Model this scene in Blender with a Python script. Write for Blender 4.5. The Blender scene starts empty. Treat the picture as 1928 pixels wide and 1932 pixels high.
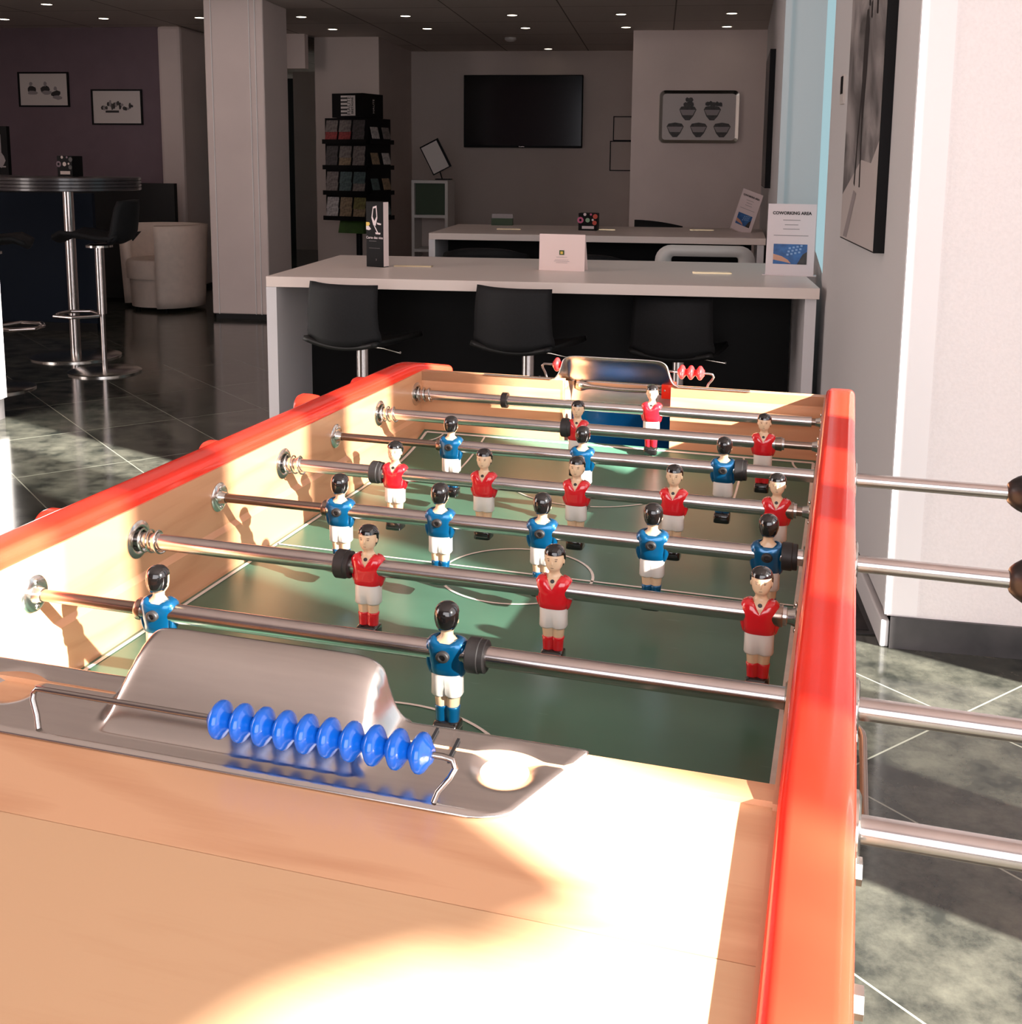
import bpy, bmesh, math, random
from math import pi, sin, cos, radians
from mathutils import Vector, Matrix, Euler
random.seed(7)
SC = bpy.context.scene
COL = SC.collection

# ------------------------------------------------------------------ camera
cam_d = bpy.data.cameras.new('camera'); cam = bpy.data.objects.new('camera', cam_d); COL.objects.link(cam)
F, CX, CY = 2126.38, 964.8, 639.0
PITCH, ROLL, YAW, YR = 0.1554, 0.0085, 0.2903, 0.1623
def _cam():
    y = YAW - YR
    f = Vector((-sin(y)*cos(PITCH), cos(y)*cos(PITCH), -sin(PITCH)))
    r = Vector((cos(y), sin(y), 0)); u = r.cross(f)
    r2 = r*cos(ROLL) + u*sin(ROLL); u2 = -r*sin(ROLL) + u*cos(ROLL)
    m = Matrix((r2, u2, -f)).transposed().to_4x4()
    m.translation = Vector((0.35668, -1.90475, 1.21995))
    return m
cam.matrix_world = _cam()
cam_d.sensor_fit = 'HORIZONTAL'; cam_d.sensor_width = 36
cam_d.lens = F*36/1928
cam_d.shift_x = (964-CX)/1928; cam_d.shift_y = -(966-CY)/1928
cam_d.clip_start = 0.02; cam_d.clip_end = 100
SC.camera = cam

# ------------------------------------------------------------------ light
SC.view_settings.view_transform = 'Standard'
SC.view_settings.look = 'None'
SC.view_settings.exposure = 0.0
SC.view_settings.gamma = 1.0
SC.view_settings.use_curve_mapping = False
W = bpy.data.worlds.new('world'); SC.world = W; W.use_nodes = True
W.node_tree.nodes['Background'].inputs[0].default_value = (0.62, 0.80, 1.0, 1)
W.node_tree.nodes['Background'].inputs[1].default_value = 1.2
sd = bpy.data.lights.new('sun', 'SUN'); sun = bpy.data.objects.new('sun', sd); COL.objects.link(sun)
sd.energy = 56; sd.angle = radians(0.7); sd.color = (1, 0.965, 0.9)
SUND = Vector((-2.0024, 1.12, -1.0)).normalized()
sun.rotation_euler = SUND.to_track_quat('-Z', 'Y').to_euler(); sun.location = (6, -5, 6)
def area(name, loc, d, sx, sy, L, col):
    a = bpy.data.lights.new(name, 'AREA'); a.shape = 'RECTANGLE'; a.size = sx; a.size_y = sy
    a.energy = L*pi*sx*sy; a.color = col
    o = bpy.data.objects.new(name, a); COL.objects.link(o); o.location = loc
    o.rotation_euler = Vector(d).to_track_quat('-Z', 'Y').to_euler(); return o
# daylight entering through the glazed side and the glazing behind the photographer
area('daylight_side_windows', (2.1, -1.75, 1.3), (-1, 0, 0), 2.2, 4.3, 1.6, (1.0, 0.90, 0.86))
area('daylight_rear_windows', (.5, -4.2, 1.6), (0, 1, 0), 3.4, 2.4, 4.2, (1.0, 0.90, 0.87))
area('fill_left', (-6.6, -0.6, 1.9), (1, 0, -.05), 2.6, 6.0, 6.4, (1.0, 0.88, 0.84))  # added fill light from the left, no windows stand there

# ------------------------------------------------------------------ materials
def mat(name, col, rough=.5, metal=0., **k):
    m = bpy.data.materials.new(name); m.use_nodes = True
    b = m.node_tree.nodes['Principled BSDF']
    b.inputs['Base Color'].default_value = (*col, 1); b.inputs['Roughness'].default_value = rough
    b.inputs['Metallic'].default_value = metal
    if 'coat' in k: b.inputs['Coat Weight'].default_value = k['coat']; b.inputs['Coat Roughness'].default_value = k.get('coat_rough', .05)
    if 'spec' in k: b.inputs['Specular IOR Level'].default_value = k['spec']
    if 'emit' in k: b.inputs['Emission Color'].default_value = (*k['emit'], 1); b.inputs['Emission Strength'].default_value = k.get('es', 1)
    if 'var' in k:   # subtle procedural mottling
        N = m.node_tree.nodes; Lk = m.node_tree.links
        tc = N.new('ShaderNodeTexCoord'); nz = N.new('ShaderNodeTexNoise'); nz.inputs['Scale'].default_value = k.get('scale', 30)
        nz.inputs['Detail'].default_value = 4
        mp = N.new('ShaderNodeMapping'); mp.inputs['Scale'].default_value = k.get('stretch', (1, 1, 1))
        Lk.new(tc.outputs['Object'], mp.inputs[0]); Lk.new(mp.outputs[0], nz.inputs['Vector'])
        rp = N.new('ShaderNodeValToRGB'); v = k['var']
        rp.color_ramp.elements[0].position = .3; rp.color_ramp.elements[1].position = .7
        rp.color_ramp.elements[0].color = (*[c*(1-v) for c in col], 1)
        rp.color_ramp.elements[1].color = (*[min(1, c*(1+v)) for c in col], 1)
        Lk.new(nz.outputs[0], rp.inputs[0]); Lk.new(rp.outputs[0], b.inputs['Base Color'])
        if 'bump' in k:
            bp = N.new('ShaderNodeBump'); bp.inputs['Strength'].default_value = k['bump']; bp.inputs['Distance'].default_value = k.get('bd', .002)
            Lk.new(nz.outputs[0], bp.inputs['Height']); Lk.new(bp.outputs[0], b.inputs['Normal'])
    return m
def nodes(m): return m.node_tree.nodes, m.node_tree.links, m.node_tree.nodes['Principled BSDF']

def wood(name, grain='x', c0=(.52, .27, .13), c1=(.72, .42, .23), rings=True):
    m = mat(name, c1, .3, coat=.25, coat_rough=.12); N, L, b = nodes(m)
    tc = N.new('ShaderNodeTexCoord'); mp = N.new('ShaderNodeMapping')
    mp.inputs['Scale'].default_value = {'x': (1, 7, 7), 'y': (7, 1, 7)}[grain]
    L.new(tc.outputs['Object'], mp.inputs[0])
    nz = N.new('ShaderNodeTexNoise'); nz.inputs['Scale'].default_value = 2.2; nz.inputs['Detail'].default_value = 2; nz.inputs['Distortion'].default_value = .4
    L.new(mp.outputs[0], nz.inputs['Vector'])
    ml = N.new('ShaderNodeMath'); ml.operation = 'MULTIPLY'; ml.inputs[1].default_value = 9 if rings else 5; L.new(nz.outputs[0], ml.inputs[0])
    fr = N.new('ShaderNodeMath'); fr.operation = 'PINGPONG'; fr.inputs[1].default_value = 1; L.new(ml.outputs[0], fr.inputs[0])
    mp2 = N.new('ShaderNodeMapping'); mp2.inputs['Scale'].default_value = {'x': (9, 120, 120), 'y': (120, 9, 120)}[grain]
    L.new(tc.outputs['Object'], mp2.inputs[0])
    fl = N.new('ShaderNodeTexNoise'); fl.inputs['Scale'].default_value = 3; fl.inputs['Detail'].default_value = 3; L.new(mp2.outputs[0], fl.inputs['Vector'])
    ad = N.new('ShaderNodeMath'); ad.operation = 'MULTIPLY_ADD'; ad.inputs[1].default_value = .45; L.new(fl.outputs[0], ad.inputs[0]); L.new(fr.outputs[0], ad.inputs[2])
    rp = N.new('ShaderNodeValToRGB'); e = rp.color_ramp.elements
    e[0].position = .15; e[0].color = (*c0, 1); e[1].position = .75; e[1].color = (*c1, 1)
    L.new(ad.outputs[0], rp.inputs[0]); L.new(rp.outputs[0], b.inputs['Base Color'])
    return m

M = {}
M['beech_x'] = wood('beech_deck', 'x', (.57, .285, .15), (.66, .36, .20))
M['beech_pale'] = wood('beech_deck_pale', 'x', (.56, .315, .17), (.61, .365, .205), rings=False)
M['beech_y'] = wood('beech_side', 'y', (.54, .25, .125), (.62, .31, .165))
M['beech_end'] = wood('beech_end', 'x', (.54, .25, .125), (.64, .32, .17))
M['red'] = mat('red_lacquer', (.93, .036, .016), .16, coat=.25, var=.05, scale=8, stretch=(1, 1, 1))
M['chrome'] = mat('polished_steel', (.62, .56, .54), .21, 1, var=.06, scale=14, stretch=(3, 3, 3))
M['steel_dark'] = mat('brown_steel_rod', (.32, .24, .20), .25, 1)
M['nickel'] = mat('nickel_fitting', (.66, .64, .60), .2, 1)
M['alu'] = mat('score_plate_aluminium', (.66, .62, .59), .22, 1, var=.05, scale=60, stretch=(.2, 3, 1))
M['rubber'] = mat('black_rubber', (.02, .017, .017), .5, var=.3, scale=90)
M['black_gloss'] = mat('black_gloss_paint', (.006, .005, .005), .12, coat=.6)
M['skin_paint'] = mat('skin_paint', (.70, .49, .31), .32, coat=.2)
M['white_paint'] = mat('white_figure_paint', (.74, .69, .64), .3, coat=.2)
M['red_paint'] = mat('red_figure_paint', (.62, .008, .016), .18, coat=.7)
M['blue_paint'] = mat('blue_metallic_paint', (.0, .105, .26), .28, .55, coat=.7)
M['eye'] = mat('face_detail_paint', (.24, .15, .1), .4)
M['bead_blue'] = mat('blue_bead_plastic', (.003, .13, .64), .22, coat=.4)
M['bead_red'] = mat('red_bead_plastic', (.75, .02, .02), .22, coat=.4)
M['goal_blue'] = mat('goal_blue_plastic', (.0, .06, .20), .15, coat=.5)
M['handle_black'] = mat('handle_black_plastic', (.010, .008, .008), .35, var=.4, scale=200)
M['white_line'] = mat('pitch_white_line', (.72, .66, .6), .35, var=.1, scale=60)
M['wire'] = mat('steel_wire', (.42, .39, .37), .2, 1)

def pitch_mat():
    m = mat('pitch_green', (.03, .12, .08), .33, spec=.75); N, L, b = nodes(m)
    tc = N.new('ShaderNodeTexCoord')
    nz = N.new('ShaderNodeTexNoise'); nz.inputs['Scale'].default_value = 9; nz.inputs['Detail'].default_value = 5; L.new(tc.outputs['Object'], nz.inputs['Vector'])
    rp = N.new('ShaderNodeValToRGB'); e = rp.color_ramp.elements
    e[0].position = .35; e[0].color = (.046, .122, .080, 1); e[1].position = .7; e[1].color = (.064, .158, .104, 1)
    L.new(nz.outputs[0], rp.inputs[0])
    mp = N.new('ShaderNodeMapping'); mp.inputs['Rotation'].default_value = (0, 0, .6); mp.inputs['Scale'].default_value = (8, 60, 1)
    L.new(tc.outputs['Object'], mp.inputs[0])
    sc = N.new('ShaderNodeTexNoise'); sc.inputs['Scale'].default_value = 3; sc.inputs['Detail'].default_value = 6; L.new(mp.outputs[0], sc.inputs['Vector'])
    r2 = N.new('ShaderNodeValToRGB'); r2.color_ramp.elements[0].position = .70; r2.color_ramp.elements[1].position = .78
    r2.color_ramp.elements[1].color = (.5, .5, .5, 1)
    L.new(sc.outputs[0], r2.inputs[0])
    mx = N.new('ShaderNodeMix'); mx.data_type = 'RGBA'; mx.inputs['B'].default_value = (.25, .38, .30, 1)
    L.new(r2.outputs[0], mx.inputs['Factor']); L.new(rp.outputs[0], mx.inputs['A']); L.new(mx.outputs['Result'], b.inputs['Base Color'])
    return m
M['pitch'] = pitch_mat()

def floor_shade():
    m = mat('slate_floor_tiles', (.04, .04, .04), .16, spec=.5); N, L, b = nodes(m)
    geo = N.new('ShaderNodeNewGeometry')
    def coord(nx, ny, off, per):
        d = N.new('ShaderNodeVectorMath'); d.operation = 'DOT_PRODUCT'; d.inputs[1].default_value = (nx, ny, 0); L.new(geo.outputs['Position'], d.inputs[0])
        s = N.new('ShaderNodeMath'); s.operation = 'SUBTRACT'; s.inputs[1].default_value = off; L.new(d.outputs['Value'], s.inputs[0])
        q = N.new('ShaderNodeMath'); q.operation = 'DIVIDE'; q.inputs[1].default_value = per; L.new(s.outputs[0], q.inputs[0])
        p = N.new('ShaderNodeMath'); p.operation = 'PINGPONG'; p.inputs[1].default_value = .5; L.new(q.outputs[0], p.inputs[0])
        w = N.new('ShaderNodeMath'); w.operation = 'LESS_THAN'; w.inputs[1].default_value = .0022/per; L.new(p.outputs[0], w.inputs[0])
        fl = N.new('ShaderNodeMath'); fl.operation = 'FLOOR'; L.new(q.outputs[0], fl.inputs[0])
        return w, fl
    w1, f1 = coord(.731, .682, .297, .4275); w2, f2 = coord(-.683, .730, -.302, .64)
    gr = N.new('ShaderNodeMath'); gr.operation = 'MAXIMUM'; L.new(w1.outputs[0], gr.inputs[0]); L.new(w2.outputs[0], gr.inputs[1])
    cb = N.new('ShaderNodeCombineXYZ'); L.new(f1.outputs[0], cb.inputs[0]); L.new(f2.outputs[0], cb.inputs[1])
    wn = N.new('ShaderNodeTexWhiteNoise'); L.new(cb.outputs[0], wn.inputs[0])
    nz = N.new('ShaderNodeTexNoise'); nz.inputs['Scale'].default_value = 9; nz.inputs['Detail'].default_value = 9; nz.inputs['Roughness'].default_value = .68
    L.new(geo.outputs['Position'], nz.inputs['Vector'])
    rp = N.new('ShaderNodeValToRGB'); e = rp.color_ramp.elements
    e[0].position = .36; e[0].color = (.022, .024, .020, 1); e[1].position = .66; e[1].color = (.115, .112, .088, 1)
    L.new(nz.outputs[0], rp.inputs[0])
    mx0 = N.new('ShaderNodeMix'); mx0.data_type = 'RGBA'; mx0.blend_type = 'MULTIPLY'; mx0.inputs['Factor'].default_value = .35
    L.new(rp.outputs[0], mx0.inputs['A']); L.new(wn.outputs['Value'], mx0.inputs['B'])
    mx = N.new('ShaderNodeMix'); mx.data_type = 'RGBA'; mx.inputs['B'].default_value = (.22, .22, .18, 1)
    L.new(gr.outputs[0], mx.inputs['Factor']); L.new(mx0.outputs['Result'], mx.inputs['A']); L.new(mx.outputs['Result'], b.inputs['Base Color'])
    mr = N.new('ShaderNodeMapRange'); mr.inputs['To Min'].default_value = .06; mr.inputs['To Max'].default_value = .2; L.new(nz.outputs[0], mr.inputs[0]); L.new(mr.outputs[0], b.inputs['Roughness'])
    return m
M['floor'] = floor_shade()
M['wall'] = mat('painted_wall', (.70, .58, .54), .7, var=.03, scale=3)
M['wall_back'] = mat('painted_back_wall', (.50, .41, .37), .75, var=.03, scale=3)
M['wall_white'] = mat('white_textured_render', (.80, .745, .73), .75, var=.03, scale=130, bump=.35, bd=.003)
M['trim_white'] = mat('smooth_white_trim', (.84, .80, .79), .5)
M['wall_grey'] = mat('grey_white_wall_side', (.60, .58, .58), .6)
M['wall_purple'] = mat('aubergine_wall', (.17, .115, .135), .8, var=.05, scale=6)
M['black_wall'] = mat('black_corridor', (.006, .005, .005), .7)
M['plinth'] = mat('slate_skirting', (.05, .045, .045), .35, var=.5, scale=7)
M['desk'] = mat('desk_white_laminate', (.80, .68, .62), .35)
M['desk_edge'] = mat('desk_edge_white', (.70, .67, .68), .4)
M['desk_black'] = mat('desk_black_panel', (.004, .0035, .0035), .5, spec=.12)
M['chair_black'] = mat('chair_black_fabric', (.008, .008, .009), .7, var=.2, scale=150, spec=.3)
M['chair_plastic'] = mat('chair_black_plastic', (.007, .007, .007), .45, spec=.3)
M['cream'] = mat('cream_upholstery', (.78, .64, .55), .6, var=.05, scale=20)
M['white_plastic'] = mat('white_plastic', (.60, .55, .52), .4)
M['screen'] = mat('tv_screen', (.003, .003, .004), .12, spec=.3)
M['frame_black'] = mat('black_frame', (.005, .0045, .005), .5, spec=.12)
M['paper'] = mat('white_paper', (.62, .55, .52), .6)
M['card_pink'] = mat('pale_pink_card', (.86, .68, .64), .6)
M['card_white'] = mat('white_card', (.74, .62, .62), .5)
M['ink'] = mat('black_ink', (.02, .015, .015), .6)
M['ink_grey'] = mat('grey_ink', (.28, .24, .24), .6)
M['print_blue'] = mat('blue_print', (.03, .12, .33), .5, var=.35, scale=30)
M['print_skin'] = mat('skin_print', (.60, .30, .20), .5)
M['print_light'] = mat('pale_blue_print', (.22, .36, .6), .5)
M['green'] = mat('green_board', (.03, .075, .008), .5, var=.25, scale=12)
M['green_dark'] = mat('green_board_dark', (.012, .035, .006), .5)
M['tray'] = mat('tin_tray_print', (.50, .44, .42), .45)
M['dark_print'] = mat('dark_mono_print', (.035, .028, .026), .5, var=.5, scale=40)
M['navy'] = mat('navy_panel', (.005, .010, .020), .6, spec=.12)
M['brass'] = mat('brass_edge', (.75, .60, .38), .3, .8)
M['gold'] = mat('yellow_print', (.75, .5, .08), .5)
M['pink_print'] = mat('pink_print', (.62, .12, .25), .5)
M['orange_print'] = mat('orange_print', (.6, .07, .04), .5)
M['mint_print'] = mat('mint_print', (.3, .45, .3), .5)
def emis(name, col, s):
    m = bpy.data.materials.new(name); m.use_nodes = True; N = m.node_tree.nodes; L = m.node_tree.links
    N.remove(N['Principled BSDF']); e = N.new('ShaderNodeEmission'); e.inputs[0].default_value = (*col, 1); e.inputs[1].default_value = s
    L.new(e.outputs[0], N['Material Output'].inputs[0]); return m
M['lamp'] = emis('spot_lamp', (1, .86, .68), 6)
M['window_glow'] = emis('frosted_daylight_pane', (.50, .74, .80), .76)
def tint(name, c):
    m = bpy.data.materials.new(name); m.use_nodes = True; N = m.node_tree.nodes; L = m.node_tree.links
    N.remove(N['Principled BSDF']); t = N.new('ShaderNodeBsdfTransparent'); t.inputs[0].default_value = (*c, 1)
    L.new(t.outputs[0], N['Material Output'].inputs[0]); return m
M['sun_dimmer'] = tint('sun_dimming_film', (.575, .575, .57))  # invented dimming, gives the weakly sunlit bands
def ceiling_mat():
    m = mat('ceiling_panels', (.40, .345, .31), .8); N, L, b = nodes(m)
    geo = N.new('ShaderNodeNewGeometry'); br = N.new('ShaderNodeTexBrick')
    br.offset = 0; br.inputs['Scale'].default_value = 1; br.inputs['Brick Width'].default_value = .875; br.inputs['Row Height'].default_value = .93
    br.inputs['Mortar Size'].default_value = .006; br.inputs['Color1'].default_value = (.52, .45, .40, 1); br.inputs['Color2'].default_value = (.58, .50, .45, 1); br.inputs['Mortar'].default_value = (.15, .12, .1, 1)
    mp = N.new('ShaderNodeMapping'); mp.inputs['Location'].default_value = (.43, .45, 0); L.new(geo.outputs['Position'], mp.inputs[0]); L.new(mp.outputs[0], br.inputs['Vector']); L.new(br.outputs[0], b.inputs['Base Color'])
    return m
M['ceiling'] = ceiling_mat()
def poster_mat(name, seed, dark=.03, light=.42, sc=3.5):
    m = mat(name, (.2, .2, .2), .45); N, L, b = nodes(m)
    tc = N.new('ShaderNodeTexCoord'); mp = N.new('ShaderNodeMapping'); mp.inputs['Location'].default_value = (seed, seed*2.1, 0); L.new(tc.outputs['Object'], mp.inputs[0])
    nz = N.new('ShaderNodeTexNoise'); nz.inputs['Scale'].default_value = sc; nz.inputs['Detail'].default_value = 7; nz.inputs['Distortion'].default_value = 1.2; L.new(mp.outputs[0], nz.inputs['Vector'])
    rp = N.new('ShaderNodeValToRGB'); e = rp.color_ramp.elements; e[0].position = .36; e[0].color = (dark*1.1, dark, dark, 1); e[1].position = .62; e[1].color = (light, light*.9, light*.88, 1)
    L.new(nz.outputs[0], rp.inputs[0]); L.new(rp.outputs[0], b.inputs['Base Color']); return m
M['poster'] = poster_mat('mono_photograph_print', 1.3, .07, .36)
M['canvas'] = poster_mat('mono_canvas_print', 4.1, .03, .16, 6)

# ------------------------------------------------------------------ mesh builder
class MB:
    def __init__(s): s.v = []; s.f = []; s.m = []
    def add(s, vs, fs, mi=0):
        o = len(s.v); s.v += [tuple(x) for x in vs]; s.f += [tuple(i+o for i in f) for f in fs]; s.m += [mi]*len(fs); return s
    def box(s, lo, hi, mi=0):
        (a, b, c), (d, e, f) = lo, hi
        return s.add([(a, b, c), (d, b, c), (d, e, c), (a, e, c), (a, b, f), (d, b, f), (d, e, f), (a, e, f)],
                     [(0, 3, 2, 1), (4, 5, 6, 7), (0, 1, 5, 4), (1, 2, 6, 5), (2, 3, 7, 6), (3, 0, 4, 7)], mi)
    def obox(s, c, ax, ay, az, mi=0):   # oriented box: centre and half vectors
        c, ax, ay, az = map(Vector, (c, ax, ay, az))
        vs = [c+ax*i+ay*j+az*k for k in (-1, 1) for (i, j) in ((-1, -1), (1, -1), (1, 1), (-1, 1))]
        return s.add(vs, [(0, 3, 2, 1), (4, 5, 6, 7), (0, 1, 5, 4), (1, 2, 6, 5), (2, 3, 7, 6), (3, 0, 4, 7)], mi)
    def prism(s, pts, z0, z1, mi=0):
        n = len(pts)
        return s.add([(x, y, z0) for x, y in pts]+[(x, y, z1) for x, y in pts],
                     [tuple(range(n-1, -1, -1)), tuple(range(n, 2*n))]+[(i, (i+1) % n, n+(i+1) % n, n+i) for i in range(n)], mi)
    def loft(s, rings, cap=True, mi=0, closed=True):
        n = len(rings[0]); vs = [p for r in rings for p in r]; fs = []
        for j in range(len(rings)-1):
            for i in range(n if closed else n-1):
                a = j*n+i; b = j*n+(i+1) % n; fs.append((a, b, b+n, a+n))
        if cap and closed: fs.append(tuple(range(n-1, -1, -1))); fs.append(tuple((len(rings)-1)*n+i for i in range(n)))
        return s.add(vs, fs, mi)
    def lathe(s, prof, o=(0, 0, 0), d=(0, 0, 1), n=24, mi=0, cap=True):   # prof: (t along axis, radius)
        d = Vector(d).normalized(); q = d.to_track_quat('Z', 'Y'); o = Vector(o); rs = []
        for t, r in prof: rs.append([o+q@Vector((r*cos(2*pi*i/n), r*sin(2*pi*i/n), t)) for i in range(n)])
        return s.loft(rs, cap, mi)
    def cyl(s, a, b, r, n=20, mi=0, r2=None):
        a = Vector(a); b = Vector(b); return s.lathe([(0, r), ((b-a).length, r if r2 is None else r2)], a, b-a, n, mi)
    def tube(s, path, r, n=10, mi=0, cap=True):
        P = [Vector(p) for p in path]; rs = []; up = None
        for i, p in enumerate(P):
            t = (P[min(i+1, len(P)-1)]-P[max(i-1, 0)]).normalized()
            if up is None: up = t.orthogonal().normalized()
            up = (up - t*up.dot(t)).normalized(); w = t.cross(up); rr = r[i] if isinstance(r, (list, tuple)) else r
            rs.append([p+(up*cos(2*pi*k/n)+w*sin(2*pi*k/n))*rr for k in range(n)])
        return s.loft(rs, cap, mi)
    def ball(s, c, r, n=14, m=9, mi=0):
        rx, ry, rz = (r, r, r) if not isinstance(r, (tuple, list)) else r
        rs = []
        for j in range(m+1):
            a = pi*j/m; q = max(sin(a), .02); rs.append([(c[0]+rx*q*cos(2*pi*i/n), c[1]+ry*q*sin(2*pi*i/n), c[2]-rz*cos(a)) for i in range(n)])
        return s.loft(rs, True, mi)
    def torus(s, c, d, R, r, n=28, k=8, mi=0):
        q = Vector(d).normalized().to_track_quat('Z', 'Y'); c = Vector(c); vs = []; fs = []
        for i in range(n):
            a = 2*pi*i/n
            for j in range(k):
                b = 2*pi*j/k; vs.append(c+q@Vector(((R+r*cos(b))*cos(a), (R+r*cos(b))*sin(a), r*sin(b))))
                fs.append((i*k+j, ((i+1) % n)*k+j, ((i+1) % n)*k+(j+1) % k, i*k+(j+1) % k))
        return s.add(vs, fs, mi)
    def grid(s, nu, nv, fn, mi=0):
        vs = [fn(i/nu, j/nv) for j in range(nv+1) for i in range(nu+1)]
        return s.add(vs, [(j*(nu+1)+i, j*(nu+1)+i+1, (j+1)*(nu+1)+i+1, (j+1)*(nu+1)+i) for j in range(nv) for i in range(nu)], mi)
    def build(s, name, mats, parent=None, bevel=0, smooth=True, solid=0, sub=0, angle=40, seg=2, recalc=True):
        me = bpy.data.meshes.new(name); me.from_pydata(s.v, [], s.f)
        for q in (mats if isinstance(mats, (list, tuple)) else [mats]): me.materials.append(M[q] if isinstance(q, str) else q)
        me.polygons.foreach_set('material_index', s.m)
        if recalc:
            bm = bmesh.new(); bm.from_mesh(me); bmesh.ops.recalc_face_normals(bm, faces=bm.faces); bm.to_mesh(me); bm.free()
        if smooth:
            me.polygons.foreach_set('use_smooth', [True]*len(me.polygons)); me.set_sharp_from_angle(angle=radians(angle))
        me.update(); o = bpy.data.objects.new(name, me); COL.objects.link(o)
        if parent: o.parent = parent
        if bevel:
            b = o.modifiers.new('bevel', 'BEVEL'); b.width = bevel; b.segments = seg; b.limit_method = 'ANGLE'
        if solid:
            b = o.modifiers.new('thickness', 'SOLIDIFY'); b.thickness = solid; b.offset = -1
        if sub:
            b = o.modifiers.new('smooth', 'SUBSURF'); b.levels = sub; b.render_levels = sub
        return o
def tag(o, label=None, cat=None, group=None, kind=None):
    if label: o['label'] = label
    if cat: o['category'] = cat
    if group: o['group'] = group
    if kind: o['kind'] = kind
    return o
def thing(name, label, cat, loc=(0, 0, 0), rz=0, group=None):
    o = bpy.data.objects.new(name, None); COL.objects.link(o); o.location = loc; o.rotation_euler = (0, 0, rz); o.empty_display_size = .05
    return tag(o, label, cat, group)
def copy_tree(o, parent=None):
    c = o.copy(); COL.objects.link(c); c.parent = parent
    for ch in list(o.children): copy_tree(ch, c)
    return c
def struct(o): o['kind'] = 'structure'; return o
def sring(cx, cy, z, rx, ry, n=24, e=2.0, pinch=0, pw=.2):
    r = []
    for i in range(n):
        a = 2*pi*i/n; c, s_ = cos(a), sin(a)
        x = rx*math.copysign(abs(c)**(2/e), c); y = ry*math.copysign(abs(s_)**(2/e), s_)
        if pinch: y *= 1-pinch*math.exp(-(x/(rx*pw))**2)
        r.append((cx+x, cy+y, z))
    return r
def text_mb(txt, size, mbx, origin, right, up, mi=0, align='CENTER', lift=.0004, bold=0):
    cu = bpy.data.curves.new('t', 'FONT'); cu.body = txt; cu.size = size; cu.align_x = align; cu.align_y = 'CENTER'; cu.resolution_u = 3
    if bold: cu.offset = bold
    ob = bpy.data.objects.new('t', cu); COL.objects.link(ob)
    dg = bpy.context.evaluated_depsgraph_get(); dg.update()
    me = bpy.data.meshes.new_from_object(ob.evaluated_get(dg))
    right = Vector(right).normalized(); up = Vector(up).normalized(); nrm = right.cross(up); O = Vector(origin)+nrm*lift
    mbx.add([O+right*v.co.x+up*v.co.y for v in me.vertices], [tuple(p.vertices) for p in me.polygons], mi)
    bpy.data.objects.remove(ob); bpy.data.curves.remove(cu); bpy.data.meshes.remove(me)

# ================================================================== STRUCTURE
CH = 2.4
struct(MB().box((-8, -4.4, -.1), (3.7, 14.5, 0)).build('floor', 'floor', smooth=False))
struct(MB().box((-8, 5.7, CH), (3.2, 14.5, CH+.1)).build('ceiling', 'ceiling', smooth=False))
struct(MB().box((-8, -4.4, 3.7), (3.2, 5.8, 3.8)).box((-8, 5.7, CH+.1), (3.2, 5.8, 3.7)).build('ceiling_hall', 'wall', smooth=False))
struct(MB().box((-8.1, -4.4, 0), (-8, 14.5, 3.8)).build('wall_left', 'wall', smooth=False))
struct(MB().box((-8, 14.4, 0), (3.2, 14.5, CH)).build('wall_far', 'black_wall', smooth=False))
struct(MB().box((-2.36, 10.45, 0), (1.5, 10.6, CH)).build('wall_back', 'wall_back', smooth=False))
struct(MB().box((-3.0, 9.0, 0), (-2.36, 10.6, CH)).build('wall_brochure', 'wall_back', smooth=False))
struct(MB().box((.09, 8.6, 0), (1.6, 10.45, CH)).build('wall_feature', 'wall', smooth=False))
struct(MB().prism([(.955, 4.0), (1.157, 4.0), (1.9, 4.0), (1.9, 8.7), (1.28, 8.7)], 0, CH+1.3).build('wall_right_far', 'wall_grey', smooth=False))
struct(MB().box((.953, 3.985, 0), (.986, 4.0, CH)).build('trim_1', 'wall_grey', smooth=False))
# purple wall, white end post, corridor door
struct(MB().box((-8, 8.1, 0), (-4.15, 8.25, CH)).build('wall_purple', 'wall_purple', smooth=False))
struct(MB().box((-4.15, 8.0, .03), (-3.93, 8.6, CH)).build('wall_post', 'wall', smooth=False, bevel=.03))
struct(MB().box((-4.0, 8.7, 2.08), (-3.0, 8.8, CH)).build('wall_lintel', 'wall', smooth=False))
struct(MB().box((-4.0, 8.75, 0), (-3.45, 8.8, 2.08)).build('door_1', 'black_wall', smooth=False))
struct(MB().box((-3.45, 12.8, 0), (-3.3, 12.9, CH)).box((-4.6, 13.2, 0), (-3.9, 13.3, CH)).build('wall_corridor', 'wall_back', smooth=False))
# pillar (free-standing, white cladding on a dark foot)
struct(MB().box((-3.05, 6.4, .04), (-2.59, 6.95, CH)).build('pillar', 'wall', smooth=False, bevel=.01))
struct(MB().box((-3.03, 6.42, 0), (-2.61, 6.93, .04)).build('baseboard_pillar', 'black_wall', smooth=False))
struct(MB().box((-2.995, 6.392, .04), (-2.99, 6.4, CH)).box((-2.70, 6.392, .04), (-2.695, 6.4, CH)).box((-2.655, 6.392, .04), (-2.65, 6.4, CH)).build('trim_2', 'trim_white', smooth=False))
# sunlit white pier at the left edge
struct(MB().box((-3.5, 2.64, .10), (-2.68, 2.98, 3.7)).build('pier_left', 'trim_white', smooth=False))
struct(MB().box((-3.49, 2.65, 0), (-2.69, 2.97, .10)).build('baseboard_left', 'plinth', smooth=False))
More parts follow.
